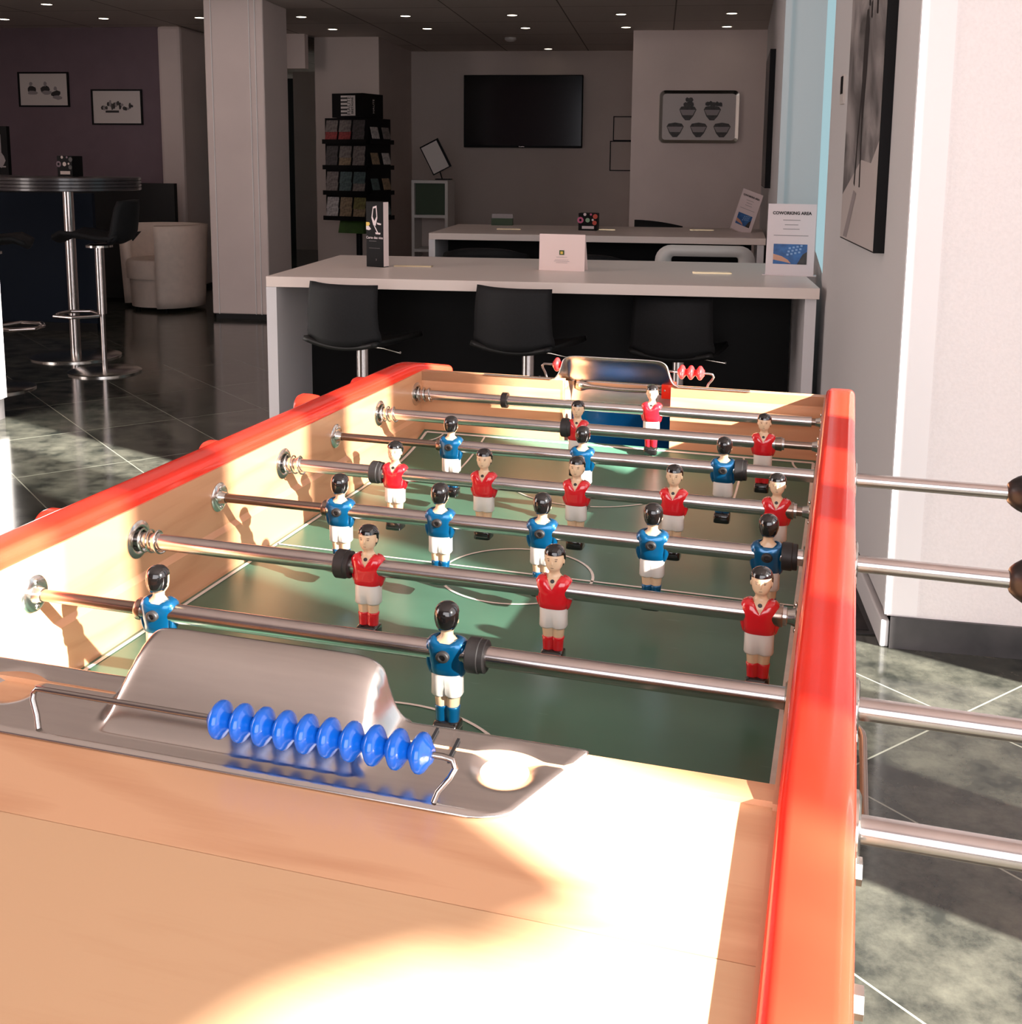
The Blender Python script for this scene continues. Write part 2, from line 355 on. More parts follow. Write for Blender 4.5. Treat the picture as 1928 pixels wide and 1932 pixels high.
# pier at the right, front face rendered, smooth corner trim, slate plinth
pier = [(.965, .935), (2.25, .845), (2.25, 2.6), (1.005, 2.6)]
struct(MB().prism(pier, .083, 3.7).build('wall_right', 'wall_white', smooth=False))
struct(MB().prism([(.958, .931), (1.036, .9255), (1.036, .94), (.965, 1.0)], .088, 3.7).build('trim_3', 'trim_white', smooth=False))
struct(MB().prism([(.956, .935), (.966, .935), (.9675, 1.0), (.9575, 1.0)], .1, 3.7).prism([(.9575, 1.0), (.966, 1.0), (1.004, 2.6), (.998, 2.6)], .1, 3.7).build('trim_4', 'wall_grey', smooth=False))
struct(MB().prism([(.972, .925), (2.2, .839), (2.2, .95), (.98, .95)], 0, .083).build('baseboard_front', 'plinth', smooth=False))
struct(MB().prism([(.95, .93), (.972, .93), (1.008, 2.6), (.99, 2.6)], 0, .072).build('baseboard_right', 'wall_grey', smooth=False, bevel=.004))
# bright frosted pane between pier and far right wall
struct(MB().prism([(1.003, 2.6), (1.157, 4.0), (1.2, 4.0), (1.05, 2.6)], .785, 3.7).build('window_1', 'window_glow', smooth=False))
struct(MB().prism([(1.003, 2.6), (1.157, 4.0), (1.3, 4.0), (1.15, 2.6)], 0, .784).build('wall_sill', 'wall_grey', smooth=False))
# glazed facade on the right of the hall: posts between bays, unseen panes added to weaken the sun in bands
fx0, fx1 = 2.2, 2.23
def fac(y0, y1, z0, z1): return MB().box((fx0, y0, z0), (fx1, y1, z1))
mbf = MB().box((fx0, -4.4, 0), (fx1, .9, .12))
for (y0, y1) in ((-2.215, -2.03), (-1.81, -1.69), (-1.51, -1.33), (-.88, -.43), (.235, .9)):
    mbf.box((fx0, y0, .1), (fx1, y1, 3.7))
for (y0, y1) in ((-4.4, -2.21), (-2.03, -1.81), (-1.69, -1.51), (-1.33, -.88), (-.43, -.07)):
    mbf.box((fx0, y0, 2.42), (fx1, y1, 3.7))
mbf.box((fx0, -.07, 3.45), (fx1, .235, 3.7))
struct(mbf.build('wall_window_side', 'trim_white', smooth=False))
struct(MB().box((2.214, -2.34, .12), (2.216, -2.215, 2.42)).box((2.214, -2.03, .12), (2.216, -1.81, 2.42)).box((2.214, -1.69, .12), (2.216, -1.51, 2.42)).build('dimming_pane_2', 'sun_dimmer', smooth=False))
struct(MB().box((2.214, -.43, .12), (2.216, -.07, 2.42)).build('dimming_pane_3', 'sun_dimmer', smooth=False))
struct(MB().box((-8, -4.4, 0), (2.2, -4.35, .3)).box((-8, -4.4, 3.0), (2.2, -4.35, 3.7)).box((-8, -4.4, .3), (-1.4, -4.35, 3)).build('wall_behind', 'wall_purple', smooth=False))
# unseen blocker added in the first side bay to shape the deck shadow
cu = MB()
def blocker_pt(u, v):
    Y = -4.2+u*(4.2-2.387); base = 1.772+max(0, (-2.42-Y))*.31
    if Y > -2.42: base = 1.772+(Y+2.42)*2.2
    return (2.16+.012*sin(u*60), Y, base+(2.5-base)*v)
cu.grid(200, 6, blocker_pt)
tag(cu.build('sun_blocker', 'wall_grey'), 'unseen sheet added at the side window to shape the sun shadow on the deck', 'sun_blocker')

# unseen leafy shape added outside the side windows to cast leaf shadows
sh_ = MB()
for (P_, r_) in (((1540, 1720), .022), ((1536, 1850), .020), ((1110, 1835), .024)):
    d_ = (cam.matrix_world.to_3x3() @ Vector(((P_[0]-CX)/F, -(P_[1]-CY)/F, -1)))
    c0_ = cam.matrix_world.translation; q_ = c0_+d_*((.865-c0_.z)/d_.z); r_ = r_*.36
    w_ = q_-SUND*((3.3-q_.x)/-SUND.x); n_ = -SUND; a_ = n_.cross(Vector((0, 0, 1))).normalized(); b_ = a_.cross(n_)
    sh_.add([w_+a_*r_*1.5*cos(k*pi/5)+b_*r_*sin(k*pi/5)+n_*.004*cos(k*pi*.4) for k in range(10)], [tuple(range(10))])
    sh_.tube([w_, (w_+Vector((3.42, w_.y-.03, 1.2)))/2+Vector((0, 0, -.3)), Vector((3.45, -3.05, .7))], .0012, 5)
sh_.tube([(3.45, -3.05, 0), (3.46, -3.05, .4), (3.45, -3.05, .75)], .012, 8)
tag(sh_.build('leaf_shadow_caster', 'green'), 'unseen leafy shape added outside the side windows to cast leaf shadows', 'shadow_caster')

# recessed spots
def spot():
    t = thing('ceiling_spotlight', 'x', 'ceiling light', (0, 0, CH), 0, 'recessed ceiling spotlights')
    MB().torus((0, 0, -.004), (0, 0, 1), .047, .006, 24, 6).build('trim_ring', 'nickel', t)
    MB().cyl((0, 0, -.003), (0, 0, -.008), .040, 20).build('lamp_lens', 'lamp', t)
    return t
sp0 = None
ordn = ['first', 'second', 'third', 'fourth', 'fifth', 'sixth', 'seventh', 'eighth', 'ninth', 'tenth']
rows = [('glowing ceiling spotlight at the top left corner, nearest of all', [(-4.37, 6.55)]),
        ('{} ceiling spotlight from the left in the long front row of eight', [(x, 7.42) for x in (-5.25, -4.35, -3.5, -2.62, -1.74, -.86, .017, .887)]),
        ('{} ceiling spotlight from the left in the second row of five', [(x, 8.3) for x in (-2.61, -1.74, -.855, .03, .9)]),
        ('{}', [(-3.44, 10.05), (-.834, 10.16)])]
special = ['ceiling spotlight in the dark corridor beside the pillar', 'lone ceiling spotlight above the wall television']
for lab, ps in rows:
    for i, p in enumerate(ps):
        if sp0 is None: sp0 = spot(); o = sp0
        else: o = copy_tree(sp0)
        o.location = (p[0], p[1], CH)
        o['label'] = special[i] if lab == '{}' else lab.format(ordn[i])
t = thing('smoke_detector', 'small round white smoke detector on the ceiling in front of the television', 'smoke detector', (-1.097, 9.13, CH))
MB().lathe([(0, .055), (-.02, .055), (-.035, .035), (-.04, .01)], (0, 0, 0), (0, 0, 1)).build('body', 'white_plastic', t)
MB().torus((0, 0, -.022), (0, 0, 1), .045, .004).build('sensor_ring', 'frame_black', t)

# ================================================================== FOOTBALL TABLE (table frame: rods at z=0)
TZ0 = .8475
RZT = -YR
TT = Matrix.Translation((0, 0, TZ0)) @ Matrix.Rotation(RZT, 4, 'Z')
def tp(x, y, z): return TT @ Vector((x, y, z))
table = thing('football_table', 'wooden table football game with green pitch and red side rails', 'football table', (0, 0, TZ0), RZT)
WI = .636; YF = -.125; YN = -1.225; YM = -.675; ZW = .033; SL = .2
YE0, YE1 = -1.50, .15
def zdeck(y):
    if y > YF: return ZW-SL*(y-YF)
    if y < YN: return ZW-SL*(YN-y)
    return ZW
# pitch surface: flat, rising towards both ends
def zp(y):
    d = min(abs(y-YF), abs(y-YN)); return -.09+(.026*(1-d/.17)**2 if d < .17 else 0)
pf = MB().grid(8, 120, lambda u, v: (WI*u, YN+(YF-YN)*v, zp(YN+(YF-YN)*v)))
field = pf.build('playfield', 'pitch', table)
ln = MB()
def line(pts, w=.0045):
    P = [Vector((x, y)) for x, y in pts]; vs = []; fs = []
    for i, p in enumerate(P):
        tdir = (P[min(i+1, len(P)-1)]-P[max(0, i-1)]).normalized(); nn = Vector((-tdir.y, tdir.x))*w/2
        for q in (p+nn, p-nn): vs.append((q.x, q.y, zp(q.y)+.0006))
    for i in range(len(P)-1): fs.append((2*i, 2*i+1, 2*i+3, 2*i+2))
    ln.add(vs, fs)
def seg(a, b, n=40): return [(a[0]+(b[0]-a[0])*i/n, a[1]+(b[1]-a[1])*i/n) for i in range(n+1)]
def arc(c, r, a0, a1, n=40): return [(c[0]+r*cos(radians(a0+(a1-a0)*i/n)), c[1]+r*sin(radians(a0+(a1-a0)*i/n))) for i in range(n+1)]
XL, XR = .011, .6255
line(seg((XL, YN+.008), (XL, YF-.008), 80)); line(seg((XR, YN+.008), (XR, YF-.008), 80))
for yy, sg in ((YF-.008, -1), (YN+.008, 1)):
    line(seg((XL, yy), (XR, yy))); line(arc((XL, yy), .03, 0, 90*sg, 12), .003); line(arc((XR, yy), .03, 180, 180-90*sg, 12), .003)
    line([*seg((.112, yy), (.112, yy+sg*.165)), *seg((.112, yy+sg*.165), (.524, yy+sg*.165)), *seg((.524, yy+sg*.165), (.524, yy))], .003)
    line(arc((.318, yy+sg*.118), .125, sg*24, sg*156, 30), .003)
line(seg((XL, -.640), (XR, -.646)), .0036); line(arc((.318, -.650), .0865, 0, 360, 60), .0032)
mk = MB(); ln.build('pitch_markings', 'white_line', field)
# side walls with moulded foot
def sidewall(sgn):
    mb = MB()
    def X(a): return -a if sgn < 0 else WI+a
    prof = [(.0, ZW), (.0, -.036), (-.004, -.042), (-.005, -.105), (-.005, -.24), (.043, -.24), (.043, ZW)]
    rings = [[(X(a), y, z) for a, z in prof] for y in [YN-.02+(YF-YN+.04)*i/12 for i in range(13)]]
    mb.loft(rings); mb.box((min(X(0), X(.043)), YE0, -.24), (max(X(0), X(.043)), YN-.02, -.06)); mb.box((min(X(0), X(.043)), YF+.02, -.24), (max(X(0), X(.043)), YE1, -.06))
    for (ya, yb) in ((YE0, YN-.02), (YF+.02, YE1)):
        za, zb = zdeck(ya), zdeck(yb)
        x0, x1 = min(X(0), X(.043)), max(X(0), X(.043))
        mb.add([(x0, ya, -.06), (x1, ya, -.06), (x1, yb, -.06), (x0, yb, -.06), (x0, ya, za), (x1, ya, za), (x1, yb, zb), (x0, yb, zb)],
               [(4, 5, 6, 7), (0, 1, 5, 4), (1, 2, 6, 5), (2, 3, 7, 6), (3, 0, 4, 7)])
    return mb.build('side_panel', 'beech_y', table, smooth=False)
sidewall(-1); sidewall(1)
GX0, GX1 = .238, .409
for (y0, y1) in ((YF, YF+.018), (YN-.018, YN)):
    MB().box((-.0, y0, -.11), (GX0, y1, ZW)).box((GX1, y0, -.11), (WI, y1, ZW)).box((GX0, y0, -.11), (GX1, y1, -.082)).build('end_panel', 'beech_end', table, smooth=False)
# decks: two boards each end, sloping away
for sgn in (-1, 1):
    def yy(d): return YN-d if sgn < 0 else YF+d
    for (d0, d1, mname, holed) in ((0, .118, 'beech_x', True), (.1185, .275, 'beech_pale', False)):
        mb = MB(); xs = [0, WI] if not holed else [0, GX0, GX1, WI]
        def bd(x0, x1, a, b):
            ya, yb = yy(a), yy(b); za, zb = zdeck(ya), zdeck(yb)
            mb.add([(x0, ya, za-.015), (x1, ya, za-.015), (x1, yb, zb-.015), (x0, yb, zb-.015), (x0, ya, za), (x1, ya, za), (x1, yb, zb), (x0, yb, zb)],
                   [(0, 3, 2, 1), (4, 5, 6, 7), (0, 1, 5, 4), (1, 2, 6, 5), (2, 3, 7, 6), (3, 0, 4, 7)])
        if holed: bd(0, GX0, d0, d1); bd(GX1, WI, d0, d1); bd(GX0, GX1, .06, d1)
        else: bd(0, WI, d0, d1)
        mb.build('end_deck', mname, table, smooth=False)
# goal boxes
for sgn in (-1, 1):
    def gy(d): return YN-d if sgn < 0 else YF+d
    mb = MB()
    rs = []
    for i in range(9):
        a = i/8; rs.append([(GX0, gy(.078-.022*a*a), -.10+.085*a), (GX1, gy(.078-.022*a*a), -.10+.085*a)])
    mb.loft(rs, cap=False, closed=False); mb.add([(GX0, gy(0), -.082), (GX1, gy(0), -.082), (GX1, gy(.08), -.1), (GX0, gy(.08), -.1)], [(0, 1, 2, 3)])
    mb.add([(GX1-.0005, gy(.0), -.10), (GX1-.0005, gy(.08), -.10), (GX1-.0005, gy(.08), -.012), (GX1-.0005, gy(.0), -.012)], [(0, 1, 2, 3)])
    gb = mb.build('goal_pocket', 'goal_blue', table)
    if sgn < 0: continue
    mb = MB()
    rs = []
    for i in range(11):
        a = i/10; rs.append([(GX0, gy(.058+.003*a), -.016+.046*a), (GX1, gy(.058+.003*a), -.016+.046*a)])
    mb.loft(rs, cap=False, closed=False); mb.build('deflector_plate', 'chrome', gb)
    MB().box((GX0-.004, min(gy(0), gy(.07)), -.1), (GX0, max(gy(0), gy(.07)), ZW-.015)).build('goal_cheek', 'beech_end', gb, smooth=False)
    # strap across the goal with two fixings
    def strap(u, v):
        x = GX0+.006+(GX1-GX0-.012)*u; w = .0035+.006*(math.exp(-((u-.06)/.07)**2)+math.exp(-((u-.94)/.07)**2))
        return (x, gy(.053), .017+(v-.5)*2*w-.004*sin(pi*u))
    MB().grid(40, 2, strap).build('strap', 'steel_dark', gb, solid=.0015)
    for u in (.07, .93): MB().lathe([(0, .0035), (.001, .0035), (.002, .0015)], (GX0+.006+(GX1-GX0-.012)*u, gy(.051), .017), (0, -1 if sgn > 0 else 1, 0), 12).build('screw', 'nickel', gb)
    MB().box((GX1-.022, min(gy(.049), gy(.052)), .004), (GX1, max(gy(.049), gy(.052)), .032)).build('red_tab', 'red', gb, smooth=False)
# rails (red lacquered, rounded)
def rail(sgn):
    x0 = (-.043 if sgn < 0 else .6385); w = .0405; prof = []
    r = .009; zt, zb = .0145, -.001
    def corner(cx, cz, a0): return [(cx+r*cos(radians(a0+90*i/5)), cz+r*sin(radians(a0+90*i/5))) for i in range(6)]
    prof = [(0, zb)]+[(w, zb)]+corner(w-r, zt-r, 0)+corner(r, zt-r, 90)
    ys = [YE0-.01+i*(.04-YE0)/90 for i in range(91)]
    def zb_(y):
        # smoothed knee
        k = .012; d = max(y-YF, YN-y)
        return ZW-SL*(k*math.log(1+math.exp(d/k)) if d/k < 40 else d)
    rings = [[(x0+a, y, zb_(y)+z) for a, z in prof] for y in ys]
    for dd, kx in ((.004, .97), (.008, .9), (.0105, .75), (.012, .45)):
        rings.append([(x0+w/2+(a-w/2)*kx, ys[-1]+dd, zb_(ys[-1]+dd)+.0065+(z-.0065)*kx) for a, z in prof])
    return MB().loft(rings).build('side_rail', 'red', table, angle=50)
rail(-1); rail(1)
# carcass and legs
MB().box((.0, YE0, -.24), (WI, YE1, -.225)).box((0, YE0, -.225), (WI, YE0+.02, zdeck(YE0)-.016)).box((0, YE1-.02, -.225), (WI, YE1, zdeck(YE1)-.016)).build('carcass', 'beech_end', table, smooth=False)
for x, y in ((.02, -1.42), (.56, -1.42), (.02, .0), (.56, .0)):
    lg = MB().prism([(x, y), (x+.06, y), (x+.06, y+.06), (x, y+.06)], -TZ0+.02, -.24).build('leg', 'frame_black', table, smooth=False, bevel=.004)
    MB().cyl((x+.03, y+.03, -TZ0), (x+.03, y+.03, -TZ0+.02), .025).build('foot', 'rubber', lg)
# bearings
def flange_ring(x, y, sg, R=.0190, ri=.0115, name='bearing_flange'):
    mb = MB().lathe([(0, R), (sg*.0012, R), (sg*.003, R-.004), (sg*.003, ri+.002), (sg*.0015, ri), (0, ri-.001)], (x, y, 0), (1, 0, 0), 32)
    o = mb.build(name, 'nickel', table); MB().cyl((x+sg*.0016, y, 0), (x+sg*.0019, y, 0), ri).build('bearing_hole', 'black_gloss', o)
    return o
def flange_disc(x, y, sg, R=.0165):
    o = MB().lathe([(0, R), (sg*.0012, R), (sg*.0028, R-.002), (sg*.003, .008), (sg*.007, .0065), (sg*.010, .006), (sg*.0101, .001)], (x, y, 0), (1, 0, 0), 32).build('bearing_flange', 'nickel', table)
    for z in (.0112, -.0112): MB().ball((x+sg*.003, y, z), (.0014, .0026, .0026), 10, 6).build('screw', 'nickel', o)
for i in range(1, 9):
    y = -.15*i
    if i in (1, 2, 4, 6): flange_ring(.0, y, 1); flange_disc(WI, y, -1, .012)
    else: flange_disc(.0, y, 1); flange_ring(WI, y, -1, .0135, .0095)
    if i in (1, 2, 4, 6): continue
    o = MB().lathe([(0, .021), (.0025, .021), (.004, .018), (.004, .011)], (.679, y, 0), (1, 0, 0), 28).build('outer_flange', 'nickel', table)
    for z in (.012, -.016): MB().lathe([(0, .005), (.0022, .005), (.0026, .004)], (.680, y-.028 if i % 2 else y+.028, z-.02), (1, 0, 0), 6).build('bolt', 'nickel', o)
# ball tray bracket loop on the right side between the last two rods
pth = []
for a, b in ((.679, -.990), (.685, -.990), (.6875, -.996), (.6885, -1.006), (.6885, -1.122), (.6875, -1.130), (.685, -1.135), (.679, -1.135)): pth.append((a, b, -.045))
MB().tube(pth, .003, 10).build('side_bracket', 'steel_dark', table)
MB().box((.6792, -1.13, -.075), (.6805, -1.02, -.05)).build('bracket_plate', 'steel_dark', table, smooth=False)
for yb in (-1.222, -1.325): MB().lathe([(0, .0075), (.0055, .0075), (.006, .005)], (.679, yb, -.012), (1, 0, 0), 6).build('bolt', 'nickel', table)

# ---- score plates with goal hood
def plate(sgn):
    HL, HR = .2316, .4085; D = .066
    def ss(a): a = max(0, min(1, a)); return a*a*(3-2*a)
    def H(x, d):
        # hood: high at the pitch edge, falling to the plate away from it
        e = .012
        tt = abs(x-(HL+HR)/2)/((HR-HL)/2+.0005)
        lat = (1-tt**13)**.55 if tt < .97 else 0
        if tt >= .90:   # fillet flaring into the plate
            l0 = (1-.93**13)**.55; q_ = (tt-.93)/.19
            if tt >= .93: lat = l0*max(0, 1-q_)**2.6 if q_ < 1 else 0
        dd_ = d/.054; f = cos(min(1, dd_)*pi/2)**1.15 if dd_ < 1 else 0; prof = .0375*f
        z = lat*prof
        for cx in (.1495, .487):
            r2 = ((x-cx)/.0245)**2+((d-.027)/.0205)**2
            if r2 < 1.25: z -= .0085*(1-ss(math.sqrt(r2)*1.0))
        return z
    def xr(d):
        base = .533-.034*(d/.062)
        if d > D-.010: base -= .022*(1-math.sqrt(max(0, 1-((d-(D-.010))/.0101)**2)))
        if d < .006: base -= .006*(1-math.sqrt(max(0, 1-((.006-d)/.006)**2)))
        return base
    NU, NV = 230, 56
    def P(u, v):
        d = D*v; xR = xr(d); xLft = .636-xR; x = xLft+(xR-xLft)*u
        y = (YN+.002-d) if sgn < 0 else (YF-.002+d)
        edge = min(min(u, 1-u)*(xR-xLft), d if not (HL-.01 < x < HR+.01) else .01, D-d)
        lip = -.0016*(1-ss(edge/.0035))
        return (x, y, zdeck(y)+.0032+H(x, d)+lip)
    mb = MB().grid(NU, NV, P)
    pl = mb.build('score_plate', 'alu', table, solid=.0013, angle=80)
    # welt under the edge
    def q(x, d, h=0):
        y = (YN+.002-d) if sgn < 0 else (YF-.002+d); return Vector((x, y, zdeck(y)+.0032+h))
    sl = MB()
    for x, d0, d1 in ((.454, .012, .030), (.4385, .006, .020), (.4375, .024, .036)):
        for xx in ((x,) if sgn < 0 else (.636-x,)):
            a = q(xx, d0, .0009); b = q(xx, d1, .0009); c = (a+b)/2; sl.obox(c, (.0009, 0, 0), (b-a)/2, (0, 0, .0007))
    sl.build('score_slot', 'frame_black', pl, smooth=False)
    for cx in (.1495, .487):
        MB().lathe([(0, .0050), (.001, .0048), (.0022, .0030), (.0023, .0012), (.0015, .001)], q(cx+.004, .038, -.0072), (0, 0, 1), 16).build('screw', 'nickel', pl)
    # bead wire, bent down at both ends
    wz = .0225; yw = .055
    pts = [q(.1965, .060, .0005), q(.1945, .0585, .008), q(.1905, .0565, .016), q(.190, yw, wz-.003), q(.193, yw, wz), q(.20, yw, wz)]
    pts += [q(.2+.26*i/10, yw, wz) for i in range(1, 11)]
    pts += [q(.4655, yw, wz-.001), q(.4675, yw+.001, wz-.005), q(.465, yw+.003, .013), q(.459, .0605, .006), q(.457, .062, .0005)]
    MB().tube(pts, .00185, 10).build('bead_wire', 'wire', pl)
    return q, wz, yw
qn, wz, yw = plate(-1); qf, _, _ = plate(1)

def bead(mname, label, group):
    pr = [(-.0069, .0026), (-.0068, .0046), (-.0058, .0056), (-.0043, .0078), (-.0028, .0101), (-.0012, .0113), (.0012, .0113), (.0028, .0101), (.0043, .0078), (.0058, .0056), (.0068, .0046), (.0069, .0026)]
    o = MB().lathe(pr, (0, 0, 0), (1, 0, 0), 28).build('score_bead', mname, angle=80)
    o.rotation_euler = (0, 0, RZT); return tag(o, label, 'scoring bead', group)
b0 = None
for i in range(10):
    lab = 'blue scoring bead, %s from the left on the near wire' % ordn[i] if 0 < i < 9 else ('leftmost blue scoring bead on the near wire' if i == 0 else 'rightmost blue scoring bead on the near wire beside the slots')
    if b0 is None: b0 = bead('bead_blue', lab, 'blue scoring beads on the near wire'); o = b0
    else: o = b0.copy(); COL.objects.link(o); o['label'] = lab
    o.location = TT @ qn(.3215+.01395*i, yw, wz)
r0 = None
for k, (x, lab) in enumerate(((.2150, 'outer red scoring bead left of the far goal hood'), (.2290, 'inner red scoring bead left of the far goal hood'),
               (.4180, 'red scoring bead touching the right side of the far goal hood'), (.4320, 'middle of the three red scoring beads right of the far goal hood'), (.4462, 'rightmost red scoring bead at the bent end of the far wire'))):
    if r0 is None: r0 = bead('bead_red', lab, 'red scoring beads on the far wire'); o = r0
    else: o = r0.copy(); COL.objects.link(o); o['label'] = lab
    o.location = TT @ qf(x, yw, wz)

# ---- players
def make_player(team):
    shirt = 'red_paint' if team == 'red' else 'blue_paint'
    n = 28
    rings = [sring(0, .0008, .0408, .0018, .002, n), sring(0, .0008, .0396, .0050, .0056, n), sring(0, .0006, .0365, .0074, .0082, n), sring(0, .0002, .032, .0081, .0090, n),
             sring(0, 0, .027, .0079, .0086, n), sring(0, -.0004, .0225, .0068, .0078, n, 2.2), sring(0, -.0008, .0195, .0050, .0066, n), sring(0, .0008, .0180, .0045, .0048, n),
             sring(0, .0012, .0150, .0047, .0046, n), sring(0, .0010, .0128, .0068, .0052, n), sring(0, .0006, .0105, .0105, .0066, n, 2.3), sring(0, 0, .006, .0125, .0078, n, 2.6),
             sring(0, 0, -.010, .0115, .0075, n, 2.6), sring(0, 0, -.030, .0098, .0058, n, 2.8), sring(0, 0, -.038, .0094, .0050, n, 2.8, .5), sring(0, 0, -.0425, .0096, .0062, n, 2.8, .5), sring(0, 0, -.0525, .0088, .0058, n, 2.8, .5),
             sring(0, 0, -.072, .0082, .0055, n, 2.8, .45)]
    mb = MB().loft(rings)
    # nose, brows, eyes, mouth, ears on the front (-y)
    mb.ball((0, -.0088, .0278), (.0011, .0016, .0028), 10, 7)
    for s_ in (-1, 1):
        mb.ball((s_*.0081, .0006, .0275), (.0008, .0015, .0024), 8, 6)
        mb.ball((s_*.0029, -.0076, .0297), (.0013, .0010, .0007), 8, 5, 1)
        mb.ball((s_*.0030, -.0078, .0315), (.0019, .0009, .0004), 8, 4, 1)
    mb.ball((0, -.0078, .0228), (.0018, .0008, .00045), 8, 4, 1)
    body = mb.build('player', ['skin_paint', 'eye'], angle=60)
    # hair: cap with cut-away face
    hr = []
    for z, rx, ry, cy in ((.0425, .0016, .0016, .0008), (.0415, .0048, .0052, .0008), (.0395, .0072, .0080, .0010), (.0368, .0085, .0095, .0010), (.0345, .0091, .0100, .0012), (.0335, .0092, .0100, .0014), (.029, .0091, .0096, .0018), (.024, .0078, .0086, .0024), (.0208, .0060, .0066, .0030)):
        r = sring(0, cy, z, rx, ry, n)
        if z < .034:
            r = [(x*(1 if y > .0 else .84), (y if y > -.001 else y*.55), zz) for x, y, zz in r]
        hr.append(r)
    h = MB().loft(hr)
    for k in range(7): h.ball((-.006+.002*k, -.0045+.0009*abs(k-3), .0385-.0005*abs(k-3)), (.0018, .0032, .0020), 8, 6)
    h.build('hair', 'black_gloss', body, angle=70)
    # shirt with V neck in front and scoop behind
    sh = []
    for z, rx, ry, e in ((-.0195, .0112, .0084, 2.8), (-.0185, .0126, .0094, 2.8), (-.012, .0128, .0092, 2.8), (-.004, .0142, .0100, 2.8), (.004, .0150, .0102, 2.9), (.009, .0152, .0092, 2.9), (.0118, .0134, .0078, 2.5), (.0134, .0102, .0064, 2.3), (.0142, .0070, .0052, 2.2)):
        r = []
        for x, y, zz in sring(0, 0, z, rx, ry, n, e):
            if z > .003:
                if y < 0:   # V at the front
                    lim = .0016+abs(x)*2.1; zz = min(zz, lim) if abs(x) < .0068 else zz
                else:
                    lim = .0096+max(0, abs(x)-.0052)*1.4; zz = min(zz, lim)
            r.append((x, y, zz))
        sh.append(r)
    s = MB().loft(sh, cap=False)
    for sd_ in (-1, 1):
        ar = []
        for z, rx, ry, cx in ((.0112, .0010, .002, .0112), (.0100, .0030, .0046, .0118), (.005, .0038, .0062, .0125), (-.004, .0037, .0062, .0128), (-.012, .0033, .0055, .0124), (-.019, .0025, .0040, .0114), (-.0225, .0010, .0018, .0106)):
            ar.append(sring(sd_*cx, .0012, z, rx, ry, 14))
        s.loft(ar)
    s.build('shirt', shirt, body, solid=.0004, angle=70)
    MB().loft([sring(0, 0, -.0175, .0116, .0084, n, 2.8), sring(0, 0, -.020, .0118, .0088, n, 2.8), sring(0, 0, -.030, .0117, .0090, n, 2.8, .18), sring(0, 0, -.0395, .0119, .0090, n, 2.8, .38), sring(0, 0, -.0412, .0112, .0082, n, 2.8, .4)]).build('shorts', 'white_paint', body, angle=70)
    MB().loft([sring(0, 0, -.0515, .0089, .0060, n, 2.6, .45), sring(0, 0, -.0525, .0096, .0066, n, 2.6, .42), sring(0, 0, -.056, .0092, .0063, n, 2.8, .42), sring(0, 0, -.071, .0084, .0060, n, 3, .42)]).build('socks', shirt, body, angle=70)
    MB().loft([sring(0, 0, -.0660, .0078, .0060, n, 3.4), sring(0, 0, -.0680, .0092, .0088, n, 5), sring(0, 0, -.0700, .0096, .0100, n, 6), sring(0, 0, -.0805, .0094, .0100, n, 7), sring(0, 0, -.0812, .0088, .0094, n, 6)]).build('boots', 'black_gloss', body, angle=50)
    MB().lathe([(0, .0050), (.0045, .0050), (.0052, .0044), (.0052, .0026), (.0030, .0024), (.0029, .0003)], (0, .0085, .0), (0, 1, 0), 20).build('fixing_screw', 'rubber', body, angle=50)
    if team == 'red': MB().lathe([(0, .0019), (.0012, .0018), (.0013, .0003)], (0, -.0055, .0092), (0, -1, .35), 14).build('screw_tip', 'rubber', body)
    return body
def fit(o):
    for q in [o]+list(o.children):
        for v in q.data.vertices:
            c = v.co; w_ = q.matrix_basis
            v.co.z = c.z*(.835 if c.z < 0 else .955); v.co.x *= 1.05
    return o
protos = {'red': fit(make_player('red')), 'blue': fit(make_player('blue'))}
used = set()
def get_player(team):
    if team in used: return copy_tree(protos[team])
    used.add(team); return protos[team]
def bumper(x, root, sg=1):
    MB().lathe([(-.0074, .0085), (-.0074, .0126), (-.0064, .0136), (.0022, .0136), (.0028, .0128), (.0068, .0128), (.0074, .0120), (.0074, .0085)], (x, 0, 0), (1, 0, 0), 28).build('rubber_bumper', 'rubber', root)
def spring(x0, root):
    L_ = .026; pts = []
    for i in range(0, 97):
        a = i/96; pts.append((x0+L_*a, .0108*cos(a*2*pi*3.0), .0108*sin(a*2*pi*3.0)))
    MB().tube(pts, .0011, 6).build('coil_spring', 'nickel', root)
